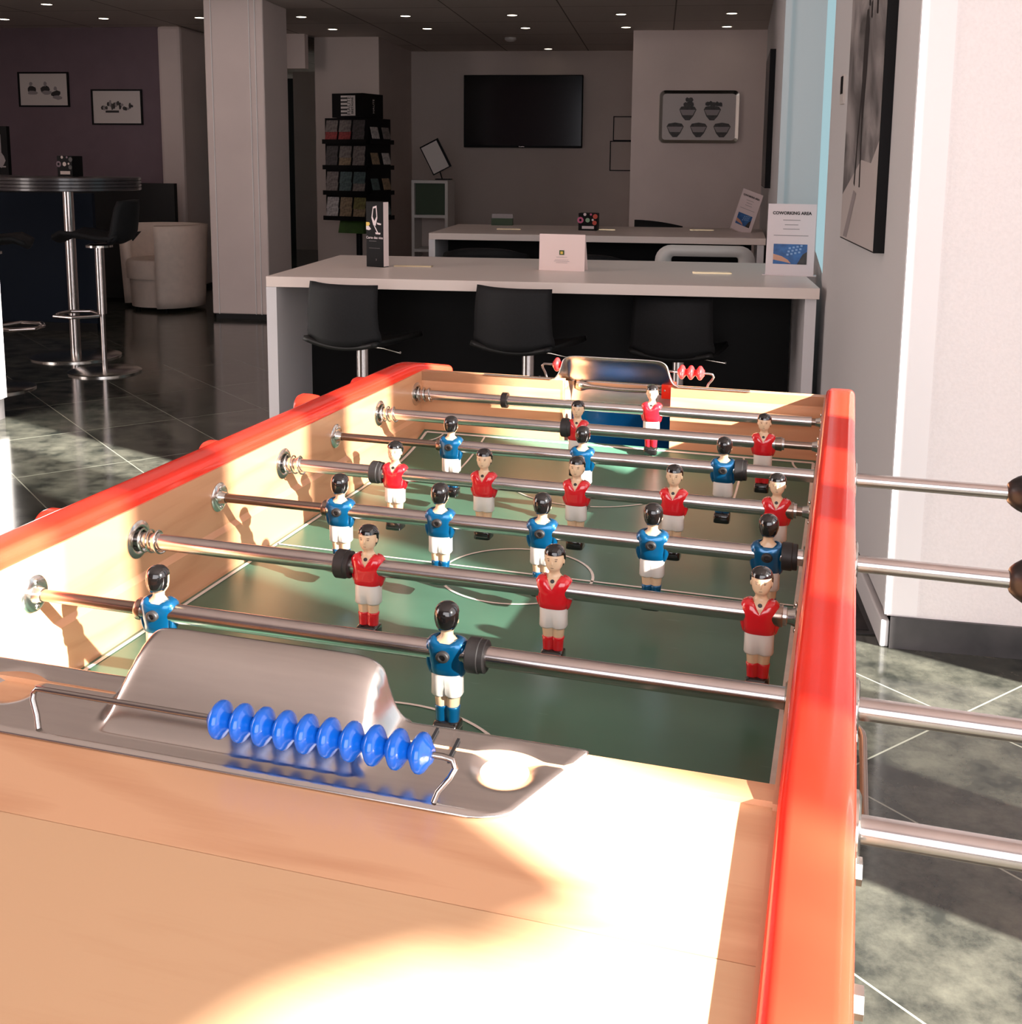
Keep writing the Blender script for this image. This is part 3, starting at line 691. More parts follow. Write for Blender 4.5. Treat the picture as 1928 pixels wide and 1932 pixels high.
def rod(i, label, team, xs, step, bump, lhandle=None, rhandle=None, collars=()):
    t = thing('player_rod', label, 'football rod', tp(0, -.15*i, 0), RZT, 'rods across the football table')
    R = .0080
    if team == 'red':
        MB().cyl((lhandle, 0, 0), (step, 0, 0), R, 24).build('rod_tube', 'chrome', t)
        MB().cyl((step-.01, 0, 0), (.665, 0, 0), .0052, 18).build('inner_rod', 'steel_dark', t)
        spring(.003, t)
        MB().lathe([(0, .0095), (.004, .0095)], (.020, 0, 0), (1, 0, 0)).build('collar', 'nickel', t)
        if i != 1: MB().lathe([(0, .0088), (.008, .0095), (.009, .0092)], (step-.012, 0, 0), (1, 0, 0)).build('collar', 'steel_dark', t)
        h = .0215
        MB().lathe([(0, .010), (.003, .0155), (.010, .0200), (.022, h), (.034, h), (.040, .0190), (.0425, .013), (.043, .004)], (lhandle+.006, 0, 0), (-1, 0, 0), 32).build('handle', 'red', t)
    else:
        MB().cyl((.004, 0, 0), (step+.01, 0, 0), .0052, 18).build('inner_rod', 'steel_dark', t)
        MB().cyl((step, 0, 0), (rhandle+.01, 0, 0), R, 24).build('rod_tube', 'chrome', t)
        MB().lathe([(0, .0085), (.001, .0092), (.006, .0092)], (step-.002, 0, 0), (1, 0, 0)).build('collar', 'steel_dark', t)
        MB().lathe([(0, .0095), (.0008, .0115), (.005, .0155), (.011, .0195), (.018, .0225), (.030, .0235), (.11, .0225), (.118, .019), (.121, .01)], (rhandle, 0, 0), (1, 0, 0), 24).build('handle', 'handle_black', t)
    for b in bump: bumper(b, t)
    for x in xs:
        p = get_player(team); p.parent = t; p.location = (x, 0, 0)
        p.rotation_euler = (0, 0, 0 if team == 'red' else pi)
    return t
rod(1, 'steel rod carrying the single red goalkeeper in front of the far goal', 'red', [.3845], .6205, [], -.076)
MB().lathe([(-.0045, .0085), (-.0045, .0118), (-.004, .0124), (.0045, .0124), (.005, .0118), (.005, .0085)], (.1505, 0, 0), (1, 0, 0), 28).build('rubber_bumper', 'rubber', bpy.data.objects['player_rod'])
rod(2, 'steel rod with two red defenders, second from the far goal', 'red', [.3040, .5625], .590, [.2885], -.0985)
rod(3, 'steel rod with three blue forwards nearest the far goal', 'blue', [.1680, .3465, .5255], .1505, [.5465], rhandle=.8495)
rod(4, 'steel rod with five red midfielders facing the viewer', 'red', [.1498, .2625, .3742, .4860, .5985], .620, [.1270], -.076)
rod(5, 'steel rod with five blue midfielders seen from behind', 'blue', [.149, .2635, .3745, .4880, .5998], .1308, [.6205], rhandle=.8150)
rod(6, 'steel rod with three red forwards, bumper beside the left one', 'red', [.2475, .4256, .6043], .626, [.2235], -.076)
rod(7, 'nearest visible steel rod with two blue defenders behind the silver hood', 'blue', [.1256, .3800], .1067, [.4045], rhandle=.905)
rod(8, 'nearest steel rod, hidden by the wooden deck and emerging lowest at the right', 'blue', [.318], .20, [.34], rhandle=.93)

# ================================================================== DESKS
def desk(name, x0, x1a, x1b, y0, y1, label):
    t = thing(name, label, 'desk', (x0, y0, 0))
    zt = .76; th = .042
    P = lambda pts: [(a-x0, b-y0) for a, b in pts]
    MB().prism(P([(x0, y0), (x1a, y0), (x1b, y1), (x0, y1)]), zt-th, zt).build('desk_top', 'desk', t, smooth=False, bevel=.0015)
    MB().prism(P([(x0, y0), (x0+.042, y0), (x0+.042, y1), (x0, y1)]), 0, zt-th-.0005).build('end_panel', 'desk_edge', t, smooth=False)
    MB().prism(P([(x1a-.05, y0+.02), (x1a-.008, y0+.02), (x1b-.008, y1), (x1b-.05, y1)]), 0, zt-th-.0005).build('end_panel', 'desk_edge', t, smooth=False)
    ym = y0+(y1-y0)*.42
    MB().prism(P([(x0+.043, ym), (x1a-.05, ym), (x1a-.05, ym+.02), (x0+.043, ym+.02)]), .05, zt-th-.0005).build('modesty_panel', 'desk_black', t, smooth=False)
    return t
d1 = desk('shared_desk', -1.195, .968, .985, 2.43, 3.50, 'long white shared desk behind the football table')
d2 = desk('shared_desk', -1.122, 1.03, 1.10, 5.32, 6.42, 'second white shared desk standing further back')
def flap(pts, label, grp='cable flaps in the white desks'):
    (xa, ya), (xb, yb) = pts
    o = thing('cable_flap', label, 'cable flap', ((xa+xb)/2, (ya+yb)/2, .7605), 0, grp)
    w = abs(xb-xa)/2
    MB().box((-w, -.018, 0), (w, .018, .003)).build('flap_lid', 'desk', o, smooth=False)
    MB().box((-w-.004, -.021, 0), (w+.004, -.018, .005)).box((-w-.004, .018, 0), (w+.004, .0205, .004)).box((w, -.018, 0), (w+.004, .018, .005)).build('brass_edge', 'brass', o, smooth=False)
flap(((-.79, 2.97), (-.63, 2.97)), 'brass edged cable flap in the front desk beside the dark wine box')
flap(((.512, 2.94), (.667, 2.94)), 'brass edged cable flap in the front desk left of the coworking sign')
flap(((-.742, 5.84), (-.585, 5.84)), 'brass edged cable flap at the left of the rear desk')
flap(((-.05, 5.96), (.06, 5.96)), 'brass edged cable flap beside the patterned box on the rear desk')
flap(((.582, 6.10), (.739, 6.10)), 'brass edged cable flap left of the tilted sign on the rear desk')
# wine box
t = thing('wine_list_box', 'tall dark wine list box with a pale side, on the front desk', 'box', (-.862, 2.93, .7605), radians(-22))
MB().box((-.046, -.02, 0), (.046, .02, .285)).build('box_body', 'frame_black', t, smooth=False, bevel=.002)
MB().add([(.0465, -.019, .003), (.0465, .019, .003), (.0465, .019, .283), (.0465, -.019, .283)], [(0, 1, 2, 3)]).build('side_print', 'card_pink', t, smooth=False)
g = MB()
yy_ = -.0206
def fl(pts, mi=0): g.add([(x, yy_, z) for x, z in pts], [tuple(range(len(pts)))], mi)
fl([(-.008, .262), (.012, .268), (.016, .215), (.006, .180), (-.006, .182), (-.016, .215)], 0)
fl([(-.0035, .18), (.0015, .18), (.020, .150), (.016, .147)], 0); fl([(.004, .152), (.032, .15), (.030, .143), (.006, .144)], 0)
fl([(.012, .195), (.036, .19), (.034, .184), (.016, .186)], 0)
yy_ = -.0208
fl([(-.005, .255), (.008, .258), (.011, .22), (.0, .20), (-.010, .22)], 1)
fl([(-.045, .195), (-.028, .195), (-.024, .187), (-.030, .18), (-.045, .178)], 2); fl([(-.045, .178), (-.030, .179), (-.018, .165), (-.030, .160), (-.045, .163)], 0)
g.build('glass_print', ['card_white', 'frame_black', 'gold', 'ink_grey'], t, smooth=False, recalc=False); g = MB()
text_mb('Carte des vins', .0155, g, (0, -.0207, .128), (1, 0, 0), (0, 0, 1), 0, bold=.0002)
text_mb('3', .012, g, (.008, -.0207, .032), (1, 0, 0), (0, 0, 1), 3)
g.add([(-.03, -.0207, .1125), (.01, -.0207, .1125), (.01, -.0207, .1135), (-.03, -.0207, .1135)], [(0, 1, 2, 3)], 3)
g.add([(-.03, -.0207, .082), (.028, -.0207, .082), (.028, -.0207, .0828), (-.03, -.0207, .0828)], [(0, 1, 2, 3)], 3)
g.build('front_text', ['card_white', 'frame_black', 'gold', 'ink_grey'], t, smooth=False, recalc=False)
# pink card
t = thing('table_card', 'pale pink folded card with a small emblem, standing at the middle of the front desk', 'card', (-.05, 2.905, .7605), radians(-8))
MB().obox((0, .012, .078), (.1, 0, 0), (0, .0008, 0), (0, .003, .078)).obox((0, .05, .078), (.1, 0, 0), (0, .0008, 0), (0, -.030, .078)).build('card_sheet', 'card_pink', t, smooth=False)
g = MB(); g.add([(-.011, .0085, .068), (.010, .0085, .068), (.010, .009, .088), (-.011, .009, .088)], [(0, 1, 2, 3)], 1); g.add([(-.006, .0078, .072), (.005, .0078, .072), (.005, .0082, .083), (-.006, .0082, .083)], [(0, 1, 2, 3)], 2)
for z, w in ((.058, .024), (.046, .030), (.040, .034), (.034, .026)): g.add([(-w, .0070, z), (w, .0070, z), (w, .0071, z+.0012), (-w, .0071, z+.0012)], [(0, 1, 2, 3)], 0)
g.build('card_print', ['ink_grey', 'green', 'gold'], t, smooth=False, recalc=False)
# coworking signs
def sign(label, loc, rz, w, h):
    t = thing('tabletop_sign', label, 'sign', loc, rz, 'coworking signs on the desks')
    lean = .16
    up = Vector((0, lean, 1)).normalized(); c = up*h/2
    MB().obox(c, (w/2, 0, 0), Vector((0, 1, -lean)).normalized()*.0012, up*h/2).box((-w/2-.012, -.01, 0), (w/2+.012, .045, .003)).build('sign_holder', 'card_white', t, smooth=False)
    g = MB(); R_ = (1, 0, 0); nrm = Vector((0, -1, lean)).normalized()*.002
    def at(u, v, k=1): return Vector((u*w/2, 0, 0))+up*h*v+nrm*k
    text_mb('COWORKING AREA', w*.088, g, at(0, .87), R_, up, 0, bold=.0007)
    for v, a in ((.77, .36), (.705, .28), (.645, .34), (.555, .72)): g.add([at(-a, v), at(a, v), at(a, v+.009), at(-a, v+.009)], [(0, 1, 2, 3)], 1)
    g.build('sign_print', ['ink', 'ink_grey'], t, smooth=False, recalc=False)
    g = MB(); g.add([at(-.70, .16), at(.70, .16), at(.70, .44), at(-.70, .44)], [(0, 1, 2, 3)], 0)
    g.add([at(-.70, .22, 1.15), at(-.2, .19, 1.15), at(.05, .17, 1.15), at(-.08, .22, 1.15), at(-.35, .27, 1.15), at(-.70, .30, 1.15)], [(0, 1, 2, 3, 4, 5)], 1)
    for k in range(12):
        u = -.15+.16*(k % 4)+.04*(k//4); v = .28+.045*(k//4)+.012*(k % 4); g.add([at(u, v, 1.15), at(u+.09, v, 1.15), at(u+.09, v+.026, 1.15), at(u, v+.026, 1.15)], [(0, 1, 2, 3)], 2)
    g.add([at(.30, .16, 1.15), at(.70, .16, 1.15), at(.70, .34, 1.15), at(.52, .30, 1.15)], [(0, 1, 2, 3)], 3)
    g.build('sign_photo', ['print_blue', 'print_skin', 'print_light', 'dark_print'], t, smooth=False, recalc=False)
    return t
sign('white COWORKING AREA sign standing at the right end of the front desk', (.905, 2.90, .7605), radians(-9), .196, .30)
sign('narrow tilted COWORKING AREA sign on the rear desk', (.915, 5.985, .7605), radians(-50), .19, .285).rotation_euler = Euler((radians(0), radians(14), radians(-48)))
# patterned box
def patbox(label, loc, rz, w, h, dark=False):
    t = thing('patterned_box', label, 'box', loc, rz)
    MB().box((-w/2, -.05, 0), (w/2, .05, h)).build('box_body', 'frame_black', t, smooth=False, bevel=.003)
    g = MB()
    def disc(u, v, r, mi, y=-.0515): g.add([(u*w/2+r*cos(a*pi/8), y, v*h+r*sin(a*pi/8)) for a in range(16)], [tuple(range(16))], mi)
    disc(-.78, .6, w*.17, 0); disc(-.78, .6, w*.07, 4, -.052); disc(.0, .6, w*.12, 1); disc(.82, .82, w*.13, 2); disc(.75, .45, w*.12, 2); disc(.55, .62, w*.06, 3); disc(-.3, .93, w*.08, 3); disc(.35, .93, w*.06, 0)
    g.add([(-w*.3, -.0515, h*.1), (w*.35, -.0515, h*.1), (w*.35, -.0515, h*.26), (-w*.3, -.0515, h*.26)], [(0, 1, 2, 3)], 3)
    g.build('box_print', (['pink_print', 'mint_print', 'orange_print', 'card_white', 'frame_black'] if not dark else ['wall_purple', 'wall_back', 'dark_print', 'wall_back', 'frame_black']), t, smooth=False, recalc=False)
patbox('small black box with pink and orange circles on the rear desk', (-.117, 5.90, .7605), radians(-6), .128, .118)
t = thing('leaflet_holder', 'small low green leaflet holder at the back of the rear desk', 'holder', (-.782, 6.36, .7605))
MB().box((-.078, -.03, 0), (.078, .03, .05)).build('holder_front', 'green_dark', t, smooth=False)
MB().box((-.078, -.0, .05), (.078, .03, .082)).build('leaflets', 'ink_grey', t, smooth=False)
# ---- chairs at the front desk
def desk_chair(label, x, y, rz, drop=0):
    t = thing('desk_chair', label, 'chair', (x, y, 0), rz, 'black swivel chairs at the front desk')
    # back: curved shell, wide at the bottom; faces +y
    def bk(u, v):
        wv = .168-.010*v if v > .15 else .172; a = (u-.5)*2
        z = .545+.215*v-drop - .018*(1-abs(a)**2)*(1-v)*1.2
        return (a*wv, -.02+.055*(a*a)-.02*v*0 - .03*math.sin(pi*v)*.4, z)
    MB().grid(16, 10, bk).build('backrest', 'chair_black', t, solid=.022)
    def st(u, v):
        a = (u-.5)*2; return (a*.165, .0+.33*v, .545-drop-.022*(1-a*a)*1.2+.02*(v-.5)**2)
    MB().grid(14, 12, st).build('seat', 'chair_plastic', t, solid=.02)
    MB().cyl((0, .16, .10), (0, .16, .50-drop), .026).build('gas_column', 'chrome', t)
    MB().lathe([(0, .20), (.008, .20), (.014, .18), (.03, .04)], (0, .16, .0), (0, 0, 1), 40).cyl((0, .16, .02), (0, .16, .11), .03).build('base', 'nickel', t)
    MB().tube([(.0, .16, .50-drop), (.10, .16, .498-drop), (.20, .12, .495-drop)], .005).build('lever', 'nickel', t)
    return t
desk_chair('left black swivel chair at the front desk', -.838, 2.22, radians(-20))
desk_chair('middle black swivel chair at the front desk, behind the far goal hood', -.182, 2.22, radians(-20))
desk_chair('right black swivel chair tucked low under the front desk in shade', .415, 2.50, radians(-14), .055)
# rear desk dark seats and white chair
def tub(label, x, y, w=.5, z=.70):
    t = thing('dark_armchair', label, 'chair', (x, y, 0), 0, 'dark armchairs under the rear desk')
    def bk(u, v):
        a = (u-.5)*2; return (a*w/2*(1-.12*abs(a)**4*v), .14*(a*a)**1.5-.05*v, .38+(z-.38)*v-.05*v*abs(a)**3)
    MB().grid(18, 8, bk).build('backrest', 'chair_black', t, solid=.05)
    MB().box((-w*.42, .06, .36), (w*.42, .46, .44)).build('seat', 'chair_black', t, bevel=.02)
    for sx in (-1, 1):
        for sy in (.06, .42): MB().cyl((sx*w*.38, sy, 0), (sx*w*.38, sy, .37), .012).build('leg', 'nickel', t)
tub('dark armchair with rounded back pushed under the left of the rear desk', -.72, 5.10, .52, .69)
tub('dark armchair under the middle of the rear desk, half hidden by the pink card', -.08, 5.12, .5, .66)
t = thing('dark_chair', 'dark chair whose top edge rises behind the rear desk at the right', 'chair', (.36, 6.62, 0))
MB().grid(12, 5, lambda u, v: ((u-.5)*.36, .03*(2*u-1)**2, .45+(.35-.03*(1.2*u)**2)*v)).build('backrest', 'chair_black', t, solid=.02)
MB().box((-.18, .03, .42), (.18, .42, .46)).build('seat', 'chair_black', t, bevel=.01)
for sx in (-.16, .16):
    for sy in (.05, .4): MB().cyl((sx, sy, 0), (sx, sy, .42), .012).build('leg', 'nickel', t)
t = thing('white_chair', 'white chair with an open slot in its rounded back, between the two desks', 'chair', (.615, 4.3, 0))
def rr(w, h, r, n=6, cz=0):
    out = []
    for cx, cz_, a0 in ((w-r, h-r, 0), (-w+r, h-r, 90), (-w+r, -h+r, 180), (w-r, -h+r, 270)):
        for i in range(n+1): a = radians(a0+90*i/n); out.append((cx+r*cos(a), cz+cz_+r*sin(a)))
    return out
A = rr(.27, .17, .085, 6, .61); B = rr(.185, .055, .02, 6, .665)
mb = MB(); nA = len(A); vs = [(x, .0+.35*x*x, z) for x, z in A]+[(x, .0+.35*x*x, z) for x, z in B]
mb.add(vs, [(i, (i+1) % nA, nA+(i+1) % nA, nA+i) for i in range(nA)]); mb.build('backrest', 'white_plastic', t, solid=.035)
MB().box((-.25, .03, .42), (.25, .48, .46)).build('seat', 'white_plastic', t, bevel=.02)
for sx in (-.22, .22):
    for sy in (.05, .44): MB().cyl((sx, sy, 0), (sx*.92, sy, .43), .014).build('leg', 'white_plastic', t)

# ================================================================== WALL OBJECTS
t = thing('television', 'large black flat television on the back wall', 'television', (-1.122, 10.40, 1.76))
MB().box((-.645, -.02, -.385), (.645, .045, .385)).build('housing', 'frame_black', t, smooth=False, bevel=.006)
MB().add([(-.632, -.0205, -.362), (.632, -.0205, -.362), (.632, -.0205, .374), (-.632, -.0205, .374)], [(0, 1, 2, 3)]).build('screen', 'screen', t, smooth=False, recalc=False)
MB().box((-.04, -.0212, -.376), (-.03, -.0205, -.37)).box((-.022, -.0212, -.376), (.02, -.0205, -.371)).build('maker_mark', 'nickel', t, smooth=False)
def picture(name, label, x, y, z, w, h, fn, grp=None, fr=.014, paper='paper'):
    t = thing(name, label, 'picture', (x, y, z), 0, grp)
    MB().box((-w/2, -.018, -h/2), (w/2, 0, -h/2+fr)).box((-w/2, -.018, h/2-fr), (w/2, 0, h/2)).box((-w/2, -.018, -h/2+fr), (-w/2+fr, 0, h/2-fr)).box((w/2-fr, -.018, -h/2+fr), (w/2, 0, h/2-fr)).build('frame', 'frame_black', t, smooth=False)
    MB().box((-w/2+fr, -.008, -h/2+fr), (w/2-fr, -.001, h/2-fr)).build('mount', paper, t, smooth=False)
    if fn:
        g = MB(); fn(g); g.build('drawing', ['ink', 'ink_grey', 'dark_print'], t, smooth=False, recalc=False)
    return t
def quad(g, x0, z0, x1, z1, mi, y=-.0095): g.add([(x0, y, z0), (x1, y, z0), (x1, y, z1), (x0, y, z1)], [(0, 1, 2, 3)], mi)
def blob(g, cx, cz, rx, rz, mi, y=-.0095, n=9, j=.25):
    g.add([(cx+rx*(1+random.uniform(-j, j))*cos(2*pi*k/n), y, cz+rz*(1+random.uniform(-j, j))*sin(2*pi*k/n)) for k in range(n)], [tuple(range(n))], mi)
def art1(g):
    for cx, cz, s_ in ((-.12, 0, 1), (.02, 0, 1), (.12, -.04, .9)):
        blob(g, cx, cz, .05*s_, .035*s_, 0); blob(g, cx-.005, cz+.05, .018, .022, 1, -.0100); blob(g, cx+.01, cz-.03, .05, .02, 1, -.0098)
def art2(g):
    for k in range(16): blob(g, -.14+.019*k, random.uniform(-.02, .04), .015, random.uniform(.01, .035), k % 3, -.0095-.0002*k, 6)
    quad(g, -.11, -.05, .02, -.03, 0, -.0130)
picture('framed_picture', 'black framed ink drawing of three small figures on the purple wall', -5.305, 8.099, 1.846, .495, .315, art1, 'framed drawings on the purple wall')
picture('framed_picture', 'black framed drawing of clustered houses, right-hand of the two on the purple wall', -4.598, 8.099, 1.688, .49, .32, art2, 'framed drawings on the purple wall')
picture('wall_frame', 'upper thin black framed notice half hidden at the back wall right corner', -.0, 10.449, 1.585, .30, .26, None, 'notices beside the television', .01, 'wall_back')
picture('wall_frame', 'lower thin black framed notice half hidden at the back wall right corner', -.0, 10.449, 1.295, .36, .32, None, 'notices beside the television', .01, 'wall_back')
# dark screen at left edge
t = thing('wall_screen', 'dark screen cut off by the left edge of the view above the bar table', 'screen', (-4.62, 6.0, 1.06))
MB().box((-.2, -.02, 0), (.2, .02, .39)).build('panel', 'frame_black', t, smooth=False)
MB().cyl((0, .0, -1.06), (0, 0, .0), .02).build('stand', 'frame_black', t)
g = MB(); quad(g, .06, .2, .15, .33, 1, -.0205); blob(g, .14, .14, .04, .05, 1, -.0207); quad(g, -.1, .09, .18, .1, 1, -.0206); g.build('screen_image', ['ink', 'ink_grey'], t, smooth=False, recalc=False)
# tin tray with cups
t = thing('tray_picture', 'silver baking tray shaped picture with five dark cups on the wall right of the television', 'picture', (.694, 8.57, 1.636))
A = rr(.358, .237, .05, 6); B = rr(.325, .205, .03, 6); nA = len(A)
mb = MB(); mb.add([(x, .028, z) for x, z in A]+[(x*.985, -.02, z*.985) for x, z in A]+[(x, -.005, z) for x, z in B],
    [(i, (i+1) % nA, nA+(i+1) % nA, nA+i) for i in range(nA)]+[(nA+i, nA+(i+1) % nA, 2*nA+(i+1) % nA, 2*nA+i) for i in range(nA)], 0)
mb.add([(x, .028, z) for x, z in A], [tuple(range(nA))]); mb.build('tray_rim', 'nickel', t)
MB().add([(x, -.005, z) for x, z in B], [tuple(range(nA))]).build('tray_base', 'tray', t, smooth=False)
for cx, cz, top in ((-.101, .045, 1), (.116, .045, 2), (-.210, -.105, 0), (-.001, -.105, 0), (.207, -.105, 0)):
    g = MB(); g.add([(cx+x, -.008, cz+z) for x, z in ((-.075, .02), (-.06, .045), (0, .055), (.06, .045), (.078, .02), (.05, -.04), (.02, -.075), (-.02, -.075), (-.05, -.04))], [tuple(range(9))], 0)
    g.add([(cx+x, -.0085, cz+z) for x, z in ((-.07, .018), (.07, .018), (.045, -.03), (-.045, -.03))], [(0, 1, 2, 3)], 1)
    if top:
        for k in range(5): blob(g, cx-.02+.014*k*(2 if top == 2 else 1)-(.02 if top == 2 else 0), cz+.065+.012*random.random()+(.03*(k % 2) if top == 1 else 0), .022, .022, 0, -.0090-.0003*k, 7)
    g.build('cup_print', ['dark_print', 'ink_grey'], t, smooth=False, recalc=False)
# canvas on the far right wall
t = thing('canvas_print', 'narrow looking dark canvas hung on the right wall beyond the pillar', 'picture', (1.055, 5.45, 1.49), radians(-3.7))
MB().box((-.035, 0, -.42), (0.0, .95, .44)).build('canvas_frame', 'frame_black', t, smooth=False)
MB().add([(-.0355, .005, -.415), (-.0355, .945, -.415), (-.0355, .945, .435), (-.0355, .005, .435)], [(0, 1, 2, 3)]).build('canvas_image', 'canvas', t, smooth=False, recalc=False)
# big mono photo on the right pier
t = thing('photo_panel', 'tall black edged mono photograph on the side of the right pier', 'picture', (.968, 1.237, .985), radians(-1.3))
MB().box((-.033, 0, 0), (0, .67, 1.15)).build('panel_edge', 'frame_black', t, smooth=False)
MB().add([(-.0335, .004, .004), (-.0335, .666, .004), (-.0335, .666, 1.146), (-.0335, .004, 1.146)], [(0, 1, 2, 3)]).build('photograph', 'poster', t, smooth=False, recalc=False)
g = MB()
def pq(pts, mi, dx=-.0338): g.add([(dx, y, z) for y, z in pts], [tuple(range(len(pts)))], mi)
pq([(.004, .004), (.666, .004), (.666, .14), (.5, .19), (.3, .25), (.12, .24), (.004, .30)], 0)
g.build('snow_slope', ['tray', 'ink', 'ink_grey'], t, smooth=False, recalc=False); g = MB()
pq([(.30, .17), (.325, .17), (.335, .32), (.37, .50), (.36, .62), (.34, .68), (.31, .68), (.28, .62), (.285, .50), (.32, .34)], 1, -.0341)
pq([(.405, .17), (.43, .18), (.40, .34), (.36, .5), (.34, .46), (.385, .32)], 1, -.0342)
g.build('standing_figure', ['tray', 'ink', 'ink_grey'], t, smooth=False, recalc=False); g = MB()
for k in range(26):
    y = random.uniform(.08, .30); z = random.uniform(.62, 1.12); pq([(y, z), (y+.02, z+.005), (y+.025, z+.045), (y+.004, z+.05)], 1, -.0343-.00005*k)
g.build('dark_foliage', ['tray', 'ink', 'ink_grey'], t, smooth=False, recalc=False); g = MB()
pq([(.36, .15), (.52, .01), (.60, .01), (.42, .16)], 2, -.0344)
g.build('long_shadow', ['tray', 'ink', 'ink_grey'], t, smooth=False, recalc=False)
# wall plate (thermostat)
t = thing('wall_control', 'small dark wall control left of the tall mono photograph', 'switch', (.992, 2.235, 1.43))
MB().box((-.012, -.035, 0), (0, .035, .10)).build('cover', 'white_plastic', t, smooth=False)
MB().box((-.014, -.022, .035), (-.012, .022, .095)).build('display', 'frame_black', t, smooth=False)
t = thing('floor_shade', 'dark speckled sheet standing for shaded floor beside the right pier', 'shade sheet', (.42, 1.02, 0), 0)  # dark sheet put in for the shade on the floor here
MB().box((0, 0, .0005), (.52, 1.25, .006)).build('shade_sheet', mat('floor_shade_dark', (.012, .009, .009), .9, var=.9, scale=25), t, smooth=False)
MB().box((-.02, -.02, .0004), (.54, 0, .004)).box((-.02, 1.25, .0004), (.54, 1.27, .004)).box((-.02, 0, .0004), (0, 1.25, .004)).box((.52, 0, .0004), (.54, 1.25, .004)).build('border', 'rubber', t, smooth=False)

# ================================================================== BROCHURE RACK
RX, RY = -2.40, 8.35
t = thing('brochure_rack', 'black revolving brochure rack with a square header, left of the back wall', 'brochure rack', (RX, RY, 0), radians(-18))
MB().cyl((0, 0, 0), (0, 0, .60), .028).lathe([(0, .2), (.012, .2), (.03, .03)], (0, 0, 0), (0, 0, 1), 32).build('pole', 'frame_black', t)
MB().box((-.225, -.20, .68), (.225, .20, 1.60)).build('rack_core', 'frame_black', t, smooth=False)
mb = MB()
for tz in (.68, .91, 1.14, 1.37):
    mb.box((-.235, -.235, tz), (.235, -.20, tz+.012)); mb.box((.225, -.20, tz), (.262, .20, tz+.012)); mb.box((-.235, -.237, tz), (.235, -.233, tz+.04)); mb.box((.26, -.20, tz), (.263, .2, tz+.04))
mb.build('shelf_tray', 'frame_black', t, smooth=False)
hd = MB().box((-.165, -.17, 1.605), (.165, .17, 1.82)).build('header', 'frame_black', t, smooth=False)
mb = MB().add([(-.14, -.14, .56), (.14, -.14, .56), (.14, .14, .56), (-.14, .14, .56), (-.125, -.125, .68), (.125, -.125, .68), (.125, .125, .68), (-.125, .125, .68)],
              [(0, 3, 2, 1), (4, 5, 6, 7), (0, 1, 5, 4), (1, 2, 6, 5), (2, 3, 7, 6), (3, 0, 4, 7)]); mb.build('green_skirt', 'green', t, smooth=False)
g = MB(); y = -.1708
def hq(x0, z0, x1, z1, mi, yy=y): g.add([(x0, yy, z0), (x1, yy, z0), (x1, yy, z1), (x0, yy, z1)], [(0, 1, 2, 3)], mi)
hq(-.07, 1.622, .085, 1.80, 0)
for k in range(5): hq(-.071, 1.637+.033*k, -.0, 1.652+.033*k, 1, -.1712)
text_mb('HAUTE', .052, g, (.018, -.1712, 1.711), (0, 0, 1), (-1, 0, 0), 1)
text_mb('BRETAGNE', .030, g, (.055, -.1712, 1.711), (0, 0, 1), (-1, 0, 0), 1, bold=.0008)
g.build('header_print', ['paper', 'ink'], hd, smooth=False, recalc=False); g = MB()
text_mb('HAUTE', .04, g, (.1712, 0, 1.71), (0, 0, 1), (0, -1, 0), 0)
g.build('side_print', ['paper', 'ink'], hd, smooth=False, recalc=False)
LM = [mat('leaflet_%s' % n, c, .5, var=.45, scale=45) for n, c in (('grey', (.16, .13, .12)), ('dark', (.06, .05, .05)), ('red', (.25, .035, .035)), ('tan', (.22, .15, .09)), ('teal', (.06, .09, .09)), ('white', (.36, .32, .31)), ('olive', (.14, .12, .04)))]
tiers = ['bottom', 'third', 'second', 'top']
lf = {}
ca, sa = cos(radians(-18)), sin(radians(-18))
def leaf(px, py, pz, side, mi, lab):
    key = (side, mi)
    if key not in lf:
        if side == 'front': o = MB().obox((0, 0, .05), (.062, 0, 0), (0, .003, 0), (0, .012, .052)).build('leaflet', LM[mi], smooth=False)
        else: o = MB().obox((0, 0, .05), (.003, 0, 0), (0, .06, 0), (-.012, 0, .052)).build('leaflet', LM[mi], smooth=False)
        lf[key] = o
    else:
        o = lf[key].copy(); COL.objects.link(o)
    o.location = (RX+px*ca-py*sa, RY+px*sa+py*ca, pz); o.rotation_euler = (0, 0, radians(-18))
    tag(o, lab, 'leaflet', 'leaflets in the brochure rack')
pick = [[5, 3, 3, 5, 3, 6], [0, 4, 0, 0, 4, 4], [1, 3, 0, 1, 0, 0], [2, 2, 1, 0, 0, 1]]
for ti, tz in enumerate((.68, .91, 1.14, 1.37)):
    for c, cn in enumerate(('left', 'centre', 'right')):
        for r_, rn in enumerate(('lower', 'upper')):
            leaf(-.145+.145*c, -.222+.012*r_, tz+.014+.095*r_, 'front', pick[ti][c+3*r_], '%s leaflet in the %s column of the %s tier, front of the rack' % (rn, cn, tiers[ti]))
    for c, cn in enumerate(('near', 'far')):
        leaf(.245, -.10+.19*c, tz+.05, 'side', (0, 4, 3, 5)[(ti+c) % 4], 'leaflet in the %s column of the %s tier, right side of the rack' % (cn, tiers[ti]))
